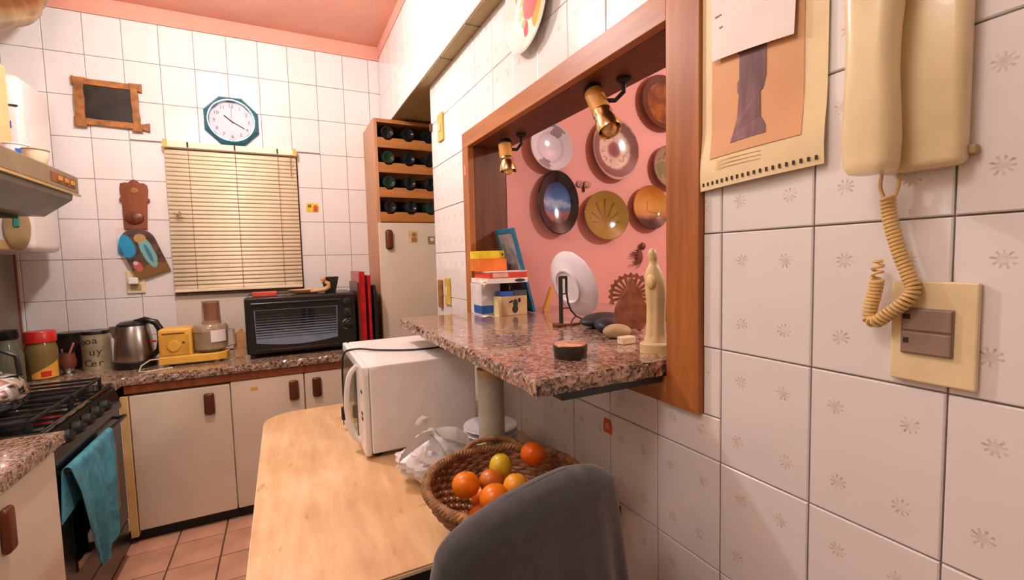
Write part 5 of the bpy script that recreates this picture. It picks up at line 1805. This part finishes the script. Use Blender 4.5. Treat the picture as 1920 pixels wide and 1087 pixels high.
def coil(path, R, pitch, rw, b):
    """helix about a polyline path"""
    pts = [Vector(p) for p in path]
    seg = [(pts[i], pts[i + 1]) for i in range(len(pts) - 1)]
    L = sum((q - p).length for p, q in seg)
    turns = L / pitch
    n = int(turns * 12)
    out = []
    for k in range(n + 1):
        s = L * k / n
        for p, q in seg:
            l = (q - p).length
            if s <= l or (p, q) == seg[-1]:
                pos = p + (q - p) * min(1, s / l); d = (q - p).normalized(); break
            s -= l
        e1 = Vector((1, 0, 0)); e1 = (e1 - d * e1.dot(d)).normalized(); e2 = d.cross(e1)
        a = 2 * PI * turns * k / n
        out.append(pos + (e1 * math.cos(a) + e2 * math.sin(a)) * R)
    b.tube(out, rw, 6)


def smooth_path(pts, n=8):
    P = [Vector(p) for p in pts]
    out = []
    for i in range(len(P) - 1):
        p0 = P[max(i - 1, 0)]; p1 = P[i]; p2 = P[i + 1]; p3 = P[min(i + 2, len(P) - 1)]
        for k in range(n):
            t = k / n
            out.append(0.5 * ((2 * p1) + (-p0 + p2) * t + (2 * p0 - 5 * p1 + 4 * p2 - p3) * t * t + (-p0 + 3 * p1 - 3 * p2 + p3) * t ** 3))
    out.append(P[-1])
    return out


xc = RF - 0.016
b = B()
coil(smooth_path([(xc, 0.2905, 1.282), (xc, 0.2885, 1.262), (xc, 0.284, 1.240), (xc, 0.277, 1.215), (xc, 0.268, 1.190), (xc - 0.002, 0.2625, 1.172), (xc - 0.006, 0.268, 1.158), (xc - 0.008, 0.283, 1.143), (xc - 0.008, 0.295, 1.133), (xc - 0.006, 0.303, 1.136), (xc - 0.006, 0.3025, 1.150), (xc - 0.006, 0.2985, 1.168), (xc - 0.008, 0.2955, 1.185)], 6), 0.0062, 0.0046, 0.0021, b)
b.tube(smooth_path([(xc, 0.297, 1.312), (xc, 0.2985, 1.295), (xc, 0.295, 1.283)], 6), 0.0022, 6)
b.tube(smooth_path([(xc, 0.280, 1.310), (xc, 0.280, 1.295), (xc, 0.2835, 1.282), (xc, 0.287, 1.276)], 6), 0.0022, 6)
coil(smooth_path([(xc - 0.006, 0.2955, 1.186), (xc - 0.003, 0.2975, 1.198), (xc - 0.004, 0.2955, 1.208)], 5), 0.0050, 0.0085, 0.0020, b)
obj('coiled_cord', b, M['ivory_cord'], ph, smooth=True)
# switch plate below the phone
sw = thing('switch_plate', 'large ivory switch plate with taupe rockers below the phone', 'switch', (RF, 0.247, 1.065))
b = B(); b.box(RF - 0.008, RF, 0.209, 0.287, 1.064, 1.182, 0.002)
obj('plate', b, M['ivory'], sw)
b = B(); b.box(RF - 0.0105, RF - 0.007, 0.228, 0.276, 1.097, 1.151, 0.001)
ins = obj('insert', b, M['greytaupe'], sw)
for z0, z1 in ((1.125, 1.150), (1.098, 1.123)):
    b = B(); b.box(RF - 0.013, RF - 0.0095, 0.229, 0.2745, z0, z1, 0.0015)
    obj('rocker', b, M['greytaupe'], ins)
b = B(); b.box(RF - 0.0136, RF - 0.0128, 0.266, 0.273, 1.138, 1.144); b.box(RF - 0.0136, RF - 0.0128, 0.267, 0.272, 1.110, 1.116)
obj('mark', b, M['darkprint'], ins)

# ================================================================== TABLE
TZ = 0.66
tb = thing('dining_table', 'pale wood laminate table with rounded corners against the tiled wall', 'table', (0.29, 1.36, 0))


def rrect(x0, x1, y0, y1, r, n=10, bulge=0.0):
    pts = []
    for cx, cy, a0 in ((x1, y0, -PI / 2), (x1, y1, 0), (x0 + r, y1 - r, PI / 2), (x0 + r, y0 + r, PI)):
        if cx == x1:
            pts.append((cx, cy)); continue
        for k in range(n + 1):
            a = a0 + PI / 2 * k / n
            pts.append((cx + r * math.cos(a), cy + r * math.sin(a)))
    return pts


def soft(pts, bulge=0.012):
    # slightly bowed long edges
    out = []
    for (x, y) in pts:
        t = (y - 0.80) / 1.12
        if x < 0.3:
            x -= bulge * math.sin(PI * max(0, min(1, t)))
        out.append((x, y))
    return out


top = soft(rrect(-0.082, RF - 0.002, 0.800, 1.915, 0.105, 14))
b = B(); b.prism(top, TZ - 0.004, TZ, 'Z')
obj('tabletop', b, M['laminate'], tb)
top2 = soft(rrect(-0.084, RF - 0.0015, 0.798, 1.917, 0.107, 14))
b = B(); b.prism(top2, TZ - 0.010, TZ - 0.004, 'Z')
obj('light_edge', b, M['edge_light'], tb)
b = B(); b.prism(top2, TZ - 0.034, TZ - 0.010, 'Z')
obj('edge_band', b, M['edge_dark'], tb)
for lx in (0.03, 0.60):
    for ly in (0.90, 1.82):
        b = B(); b.tube([(lx, ly, TZ - 0.034), (lx, ly, 0.0)], 0.016, 14)
        obj('leg', b, M['blackm'], tb, smooth=True)
b = B(); b.box(0.03, 0.60, 0.89, 0.91, TZ - 0.075, TZ - 0.034); b.box(0.03, 0.60, 1.81, 1.83, TZ - 0.075, TZ - 0.034)
obj('apron', b, M['blackm'], tb)

# ------------------------------------------------------------------ microwave
mw = thing('microwave', 'white microwave oven standing sideways on the laminate table', 'microwave', (0.35, 1.55, TZ))
mx0, mx1, my0, my1, mz0, mz1 = 0.203, 0.523, 1.314, 1.770, TZ + 0.014, TZ + 0.268
b = B(); b.box(mx0, mx1, my0, my1, mz0, mz1, 0.005)
obj('casing', b, M['mwwhite'], mw)
b = B(); b.box(0.184, 0.2025, my0, my1, mz0 - 0.004, mz1, 0.005)
fpn = obj('front_panel', b, M['mwwhite'], mw)
b = B(); b.box(0.181, 0.1845, 1.435, 1.755, mz0 + 0.018, mz1 - 0.022, 0.001)
obj('door_window', b, pm('microwave_window', (96, 100, 88), 0.12, var=0.1), fpn)
b = B(); b.tube(smooth_path([(0.184, 1.405, mz1 - 0.012), (0.160, 1.41, mz1 - 0.045), (0.150, 1.412, (mz0 + mz1) / 2), (0.160, 1.41, mz0 + 0.045), (0.184, 1.405, mz0 + 0.012)], 6), 0.008, 10)
obj('handle', b, M['white'], fpn, smooth=True)
for z in (mz0 + 0.175, mz0 + 0.112, mz0 + 0.097):
    b = B(); b.box(0.1825, 0.1845, 1.330, 1.350, z, z + 0.008)
    obj('button', b, M['darkprint'], fpn)
for fx in (mx0 + 0.02, mx1 - 0.03):
    for fy in (my0 + 0.03, my1 - 0.03):
        b = B(); b.lathe([(0, TZ), (0.012, TZ), (0.012, mz0 + 0.001), (0, mz0 + 0.001)], 12, Matrix.Translation((fx, fy, 0)))
        obj('foot', b, M['blackm'], mw)
b = B(); b.tube(smooth_path([(0.53, 1.50, mz1 + 0.004), (0.45, 1.46, mz1 + 0.004), (0.36, 1.47, mz1 + 0.004), (0.27, 1.52, mz1 + 0.005), (0.21, 1.575, mz1 + 0.006), (0.172, 1.60, mz1 - 0.006), (0.163, 1.60, mz1 - 0.05), (0.162, 1.605, mz1 - 0.13), (0.163, 1.605, TZ + 0.075)], 8), 0.0032, 8)
pcd = thing('power_cord', 'black power cord draped over the microwave with its plug', 'cord', (0.165, 1.60, TZ + 0.05))
obj('cable', b, M['blackm'], pcd, smooth=True)
b = B(); b.box(0.153, 0.173, 1.595, 1.615, TZ + 0.034, TZ + 0.078, 0.004); b.box(0.157, 0.160, 1.600, 1.603, TZ + 0.018, TZ + 0.034); b.box(0.166, 0.169, 1.600, 1.603, TZ + 0.018, TZ + 0.034)
obj('plug', b, M['blackm'], pcd)

# ------------------------------------------------------------------ plastic bag
bag = thing('plastic_bag', 'knotted white plastic bag in front of the microwave', 'bag', (0.325, 1.12, TZ))
b = B(); b.sphere((0, 0, 0), 1, 1, 1, 40, 26)
rnd = random.Random(11)
for v in b.bm.verts:
    d = v.co.normalized()
    k = 1 + 0.10 * math.sin(d.x * 7 + d.z * 5) + 0.07 * math.sin(d.y * 11 + 2 * d.x * 5) + 0.05 * math.sin(d.z * 19 + d.x * 13) + rnd.uniform(-0.025, 0.025)
    z = d.z
    up = max(0, z) ** 3
    v.co = Vector((0.328 + d.x * 0.094 * k * (1 - 0.45 * up), 1.125 + d.y * 0.078 * k * (1 - 0.45 * up), TZ + max(0.0, 0.048 + 0.052 * z * k + 0.024 * up)))
g = N('bag_film')
f = g.noise(22, 4)
g.color(g.ramp(f, [(0.30, (214, 210, 208)), (0.5, (238, 237, 238)), (0.62, (236, 234, 234)), (0.70, (170, 184, 214)), (0.74, (236, 234, 234))]))
g.set(rough=0.25, trans=0.15); g.bump(g.noise(60, 4), 0.6, 0.004)
obj('body', b, g.m, bag, smooth=True)
b = B(); b.sphere((0.322, 1.12, TZ + 0.122), 0.014, 0.013, 0.013, 12, 8)
obj('knot', b, M['white'], bag, smooth=True)


def ribbon(pts, w, tdir):
    P = smooth_path(pts, 6); b = B(); n = len(P); tv = Vector(tdir).normalized()
    vs = []
    for i, p in enumerate(P):
        t = i / (n - 1)
        ww = w * (0.35 + 0.9 * math.sin(PI * min(0.92, t + 0.12))) 
        f = 0.004 * math.sin(i * 1.9)
        vs.append((b.bm.verts.new(p + tv * ww), b.bm.verts.new(p + Vector((0, 0, 0.006 + f))), b.bm.verts.new(p - tv * ww)))
    fs = []
    for q, r_ in zip(vs[:-1], vs[1:]):
        fs.append(b.bm.faces.new((q[0], q[1], r_[1], r_[0]))); fs.append(b.bm.faces.new((q[1], q[2], r_[2], r_[1])))
    bmesh.ops.solidify(b.bm, geom=fs, thickness=0.0008)
    return b


for pts, w, td in (([(0.318, 1.11, TZ + 0.120), (0.275, 1.075, TZ + 0.124), (0.235, 1.06, TZ + 0.106), (0.222, 1.055, TZ + 0.090)], 0.013, (0.3, 0.2, 0.8)),
                   ([(0.322, 1.12, TZ + 0.125), (0.315, 1.125, TZ + 0.150), (0.298, 1.13, TZ + 0.158), (0.280, 1.13, TZ + 0.140)], 0.014, (0.6, -0.6, 0.2)),
                   ([(0.328, 1.115, TZ + 0.122), (0.365, 1.085, TZ + 0.122), (0.395, 1.07, TZ + 0.106), (0.408, 1.062, TZ + 0.088)], 0.013, (0.3, 0.3, 0.8)),
                   ([(0.325, 1.11, TZ + 0.120), (0.338, 1.06, TZ + 0.104), (0.352, 1.035, TZ + 0.066), (0.358, 1.03, TZ + 0.040)], 0.008, (0.9, 0.2, 0.0))):
    obj('handle_loop', ribbon(pts, w, td), M['white'], bag, smooth=True)

# ------------------------------------------------------------------ stacked plates and jar
NPL = 7
cx_, cy_ = 0.500, 1.155
for k in range(NPL):
    z = TZ + 0.0142 * k
    b = B(); b.lathe([(0, z), (0.042, z), (0.046, z + 0.003), (0.072, z + 0.0085), (0.076, z + 0.0105), (0.075, z + 0.0128), (0.050, z + 0.0062), (0, z + 0.0048)], 36, Matrix.Translation((cx_ + 0.0012 * math.sin(k * 2.1), cy_, 0)))
    ordn = ['lowest', 'second', 'third', 'fourth', 'fifth', 'sixth', 'topmost'][k]
    lab = ('%s plate of the white stack behind the fruit basket' % ordn) if k in (0, 6) else ('%s plate from the bottom of the white stack' % ordn)
    tag(obj('small_plate', b, M['porcelain'], None, loc=(cx_, cy_, z), smooth=True), lab, 'plate', 'small plates stacked behind the fruit basket')
cj = thing('tall_jar', 'tall cloudy jar with cream contents behind the fruit basket', 'jar', (0.452, 1.035, TZ))
T = Matrix.Translation((0.452, 1.035, 0))
b = B(); b.lathe([(0, TZ), (0.028, TZ), (0.031, TZ + 0.004), (0.033, TZ + 0.11), (0.033, TZ + 0.27), (0.031, TZ + 0.275), (0.0295, TZ + 0.27), (0.0295, TZ + 0.008), (0, TZ + 0.006)], 32, T)
obj('body', b, pm('cloudy_jar', (200, 200, 184), 0.18, var=0.1, trans=0.35), cj, smooth=True)
b = B(); b.lathe([(0, TZ + 0.0), (0.0325, TZ + 0.0), (0.0345, TZ + 0.10), (0.0345, TZ + 0.108), (0.033, TZ + 0.108)], 32, T)
obj('sleeve', b, pm('cream_sleeve', (222, 204, 152), 0.5), cj, smooth=True)
b = B(); b.lathe([(0.034, TZ + 0.270), (0.034, TZ + 0.288), (0, TZ + 0.290)], 32, T)
obj('lid', b, M['stone_lt'], cj, smooth=True)

# ------------------------------------------------------------------ fruit basket
BXC, BYC = 0.393, 0.838
bk = thing('fruit_basket', 'round brown wicker basket of fruit on the table', 'basket', (BXC, BYC, TZ))
prof = []
NRING = 15
for k in range(NRING):
    t = k / (NRING - 1)
    prof.append((0.088 + 0.066 * math.sin(t * PI / 2 * 0.95) + 0.006 * t, 0.006 + 0.094 * t))
b = B()
for k, (r, z) in enumerate(prof):
    pts = []
    for i in range(96):
        a = 2 * PI * i / 96
        rr_ = r + 0.0035 * math.cos(a * 24 + (PI if k % 2 else 0)) + random.uniform(-0.0006, 0.0006)
        pts.append((BXC + rr_ * math.cos(a), BYC + rr_ * math.sin(a), TZ + z))
    b.tube(pts, 0.0046, 5, closed=True)
wv = obj('woven_strands', b, M['wicker'], bk, smooth=True); wv['kind'] = 'stuff'
b = B()
for i in range(48):
    a = 2 * PI * (i + 0.5) / 48
    b.tube([(BXC + (r + (0.0 if i % 2 else 0.001)) * math.cos(a), BYC + r * math.sin(a), TZ + z) for r, z in prof[::2]], 0.0026, 5)
sk = obj('stakes', b, M['wicker'], bk, smooth=True); sk['kind'] = 'stuff'
b = B(); b.lathe([(0, TZ), (0.092, TZ), (0.092, TZ + 0.008), (0, TZ + 0.008)], 36, Matrix.Translation((BXC, BYC, 0)))
obj('base', b, M['wicker'], bk)
rim_r = prof[-1][0] + 0.003
b = B(); n = 480
for ph in (0, PI):
    pts = []
    for i in range(n):
        a = 2 * PI * i / n
        q = a * 60 + ph
        pts.append((BXC + (rim_r + 0.0030 * math.cos(q)) * math.cos(a), BYC + (rim_r + 0.0030 * math.cos(q)) * math.sin(a), TZ + 0.103 + 0.0030 * math.sin(q)))
    b.tube(pts, 0.0078, 6, closed=True)
obj('braided_rim', b, M['wickrim'], bk, smooth=True)
b = B(); b.tube(smooth_path([(BXC - 0.03, BYC + rim_r, TZ + 0.106), (BXC - 0.005, BYC + rim_r + 0.004, TZ + 0.120), (BXC + 0.045, BYC + rim_r - 0.002, TZ + 0.124), (BXC + 0.085, BYC + rim_r - 0.020, TZ + 0.119), (BXC + 0.105, BYC + rim_r - 0.044, TZ + 0.105)], 8), 0.006, 8)
obj('handle', b, M['wickrim'], bk, smooth=True)


def citrus_mat(name, col, dk):
    g = N(name)
    g.color(g.ramp(g.noise(20, 3), [(0.35, dk), (0.62, col)]))
    v = g.n('ShaderNodeTexVoronoi'); v.inputs['Scale'].default_value = 420
    g.link(g.coord(), v.inputs['Vector'])
    g.bump(v.outputs['Distance'], 0.25, 0.0006)
    g.set(rough=0.32)
    return g.m


OM = citrus_mat('orange_peel', (244, 140, 20), (236, 118, 10))
OM2 = citrus_mat('red_orange_peel', (238, 112, 16), (226, 92, 10))
LM = citrus_mat('lemon_peel', (228, 196, 40), (206, 178, 36))
PMt = citrus_mat('pear_russet', (226, 138, 46), (186, 92, 30))


def fruit(name, label, c, r, mat, sz=0.92, stalk=True, cat='fruit'):
    t = thing(name, label, cat, (c[0], c[1], c[2] - r * sz), 'fruit in the wicker basket')
    b = B(); b.sphere((0, 0, 0), r, r, r * sz, 32, 20)
    for v in b.bm.verts:
        d = math.hypot(v.co.x, v.co.y) / r
        if v.co.z > 0: v.co.z -= 0.10 * r * math.exp(-(d * 5) ** 2)
        v.co = Euler((-0.25, 0.15, 0)).to_matrix() @ v.co + Vector(c)
    obj('flesh', b, mat, t, smooth=True)
    if stalk:
        d = Euler((-0.25, 0.15, 0)).to_matrix() @ Vector((0, 0, r * sz * 0.90))
        b = B(); b.sphere(tuple(Vector(c) + d), 0.0035, 0.0035, 0.0016, 8, 6)
        obj('stalk_scar', b, pm('stalk_green_' + name, (150, 120, 50), 0.7), t, smooth=True)


# filler layer under the visible fruit
fz = TZ + 0.036
fruit('orange', 'bright orange at the left of the basket by the rim', (0.310, 0.850, TZ + 0.105), 0.0285, OM)
fruit('orange', 'front orange partly covered by the grey jacket', (0.345, 0.785, TZ + 0.098), 0.030, OM)
fruit('peach', 'reddish orange peach between the oranges and the lemon', (0.370, 0.858, TZ + 0.095), 0.0265, PMt)
fruit('lemon', 'green yellow lemon at the back of the basket', (0.408, 0.893, TZ + 0.103), 0.025, LM, 1.12)
fruit('lemon', 'yellow lemon half hidden by the jacket edge', (0.398, 0.800, TZ + 0.100), 0.026, citrus_mat('yellow_orange_peel', (240, 176, 40), (228, 150, 30)), 1.05)
fruit('orange', 'dark orange at the right back of the basket', (0.482, 0.878, TZ + 0.122), 0.028, OM2)
for i, (fx, fy) in enumerate(((0.335, 0.83), (0.40, 0.83), (0.45, 0.86), (0.37, 0.90), (0.43, 0.79))):
    r = 0.029
    b = B(); b.sphere((fx, fy, TZ + 0.010 + r), r, r, r * 0.93, 24, 14)
    tag(obj('orange', b, OM2, None, loc=(fx, fy, TZ + 0.010), smooth=True), 'orange in the lower layer of the basket, ' + ['under the left bright orange', 'under the lemons and peach', 'under the dark right orange', 'at the back below the peach', 'nearest the jacket side'][i], 'fruit', 'lower fruit in the wicker basket')

# ================================================================== CHAIR WITH JACKET
ang = math.radians(14)
ch = thing('chair', 'dark chair at the table end hidden under a grey jacket', 'chair', (0.328, 0.60, 0), rz=ang)
for sx in (-0.17, 0.17):
    b = B(); b.tube([(sx, 0.02, 0), (sx, 0.0, 0.42), (sx * 0.72, -0.012, 0.80)], 0.010, 10)
    obj('rear_leg', b, M['blackm'], ch, local=True, smooth=True)
    b = B(); b.tube([(sx, -0.36, 0), (sx, -0.34, 0.42)], 0.011, 10)
    obj('front_leg', b, M['blackm'], ch, local=True, smooth=True)
b = B(); b.box(-0.19, 0.19, -0.38, 0.0, 0.42, 0.45, 0.012)
obj('seat', b, M['brownwood'], ch, local=True)
b = B(); b.box(-0.112, 0.112, -0.022, -0.002, 0.55, 0.80, 0.012)
obj('backrest', b, M['brownwood'], ch, local=True)

jk = thing('jacket', 'charcoal grey jacket draped over the chair back', 'jacket', (0.328, 0.60, 0.35), rz=ang)


def jack(u, v):
    # v 0 = crown, 1 = hem ; u around
    s = v
    th = 2 * PI * u
    c_, s_ = math.cos(th), math.sin(th)
    if s < 0.25:
        q = s / 0.25 * PI / 2
        a = 0.104 + 0.075 * math.sin(q); bb = 0.001 + 0.036 * math.sin(q)
        z = 0.874 - 0.040 * (1 - math.cos(q))
    else:
        q = (s - 0.25) / 0.75
        a = 0.179 + 0.040 * q ** 0.6; bb = 0.037 + 0.040 * q
        z = 0.874 - 0.040 - 0.47 * q
    x = math.copysign(abs(c_) ** 0.62, c_) * a
    y = math.copysign(abs(s_) ** 0.75, s_) * bb
    f = max(0, s - 0.2)
    y += f * (0.017 * math.sin(x * 48 + 0.6) + 0.008 * math.sin(x * 95 + z * 9)) * (1 if abs(c_) < 0.95 else 0.4)
    top = max(0.0, 1 - s * 1.6)
    z += top * (0.006 * math.sin(x * 14 + 1.2) - 0.06 * max(0, -x - 0.05) - 0.14 * max(0, x - 0.07))
    return Vector((x, y - 0.008, z - 0.35))


b = B(); b.grid(jack, 120, 50, closed_u=True)
bmesh.ops.remove_doubles(b.bm, verts=b.bm.verts, dist=0.0004)
bmesh.ops.holes_fill(b.bm, edges=[e for e in b.bm.edges if e.is_boundary and all(v.co.z > 0.3 for v in e.verts)])
obj('body', b, M['greycloth'], jk, local=True, smooth=True)
for s, top_, bot_ in ((1, (0.172, 0.026, 0.806), (0.232, 0.046, 0.38)), (-1, (-0.140, -0.012, 0.835), (-0.212, -0.033, 0.38))):
    P = []
    for k in range(14):
        t = k / 13
        P.append((top_[0] + (bot_[0] - top_[0]) * t ** 0.7, top_[1] + (bot_[1] - top_[1]) * t, top_[2] + (bot_[2] - top_[2]) * t - 0.35))
    b = B(); b.tube(P, [0.004 + 0.030 * min(1, k / 4) + 0.003 * math.sin(k * 1.3) for k in range(14)], 18)
    obj('sleeve', b, M['greycloth'], jk, local=True, smooth=True)
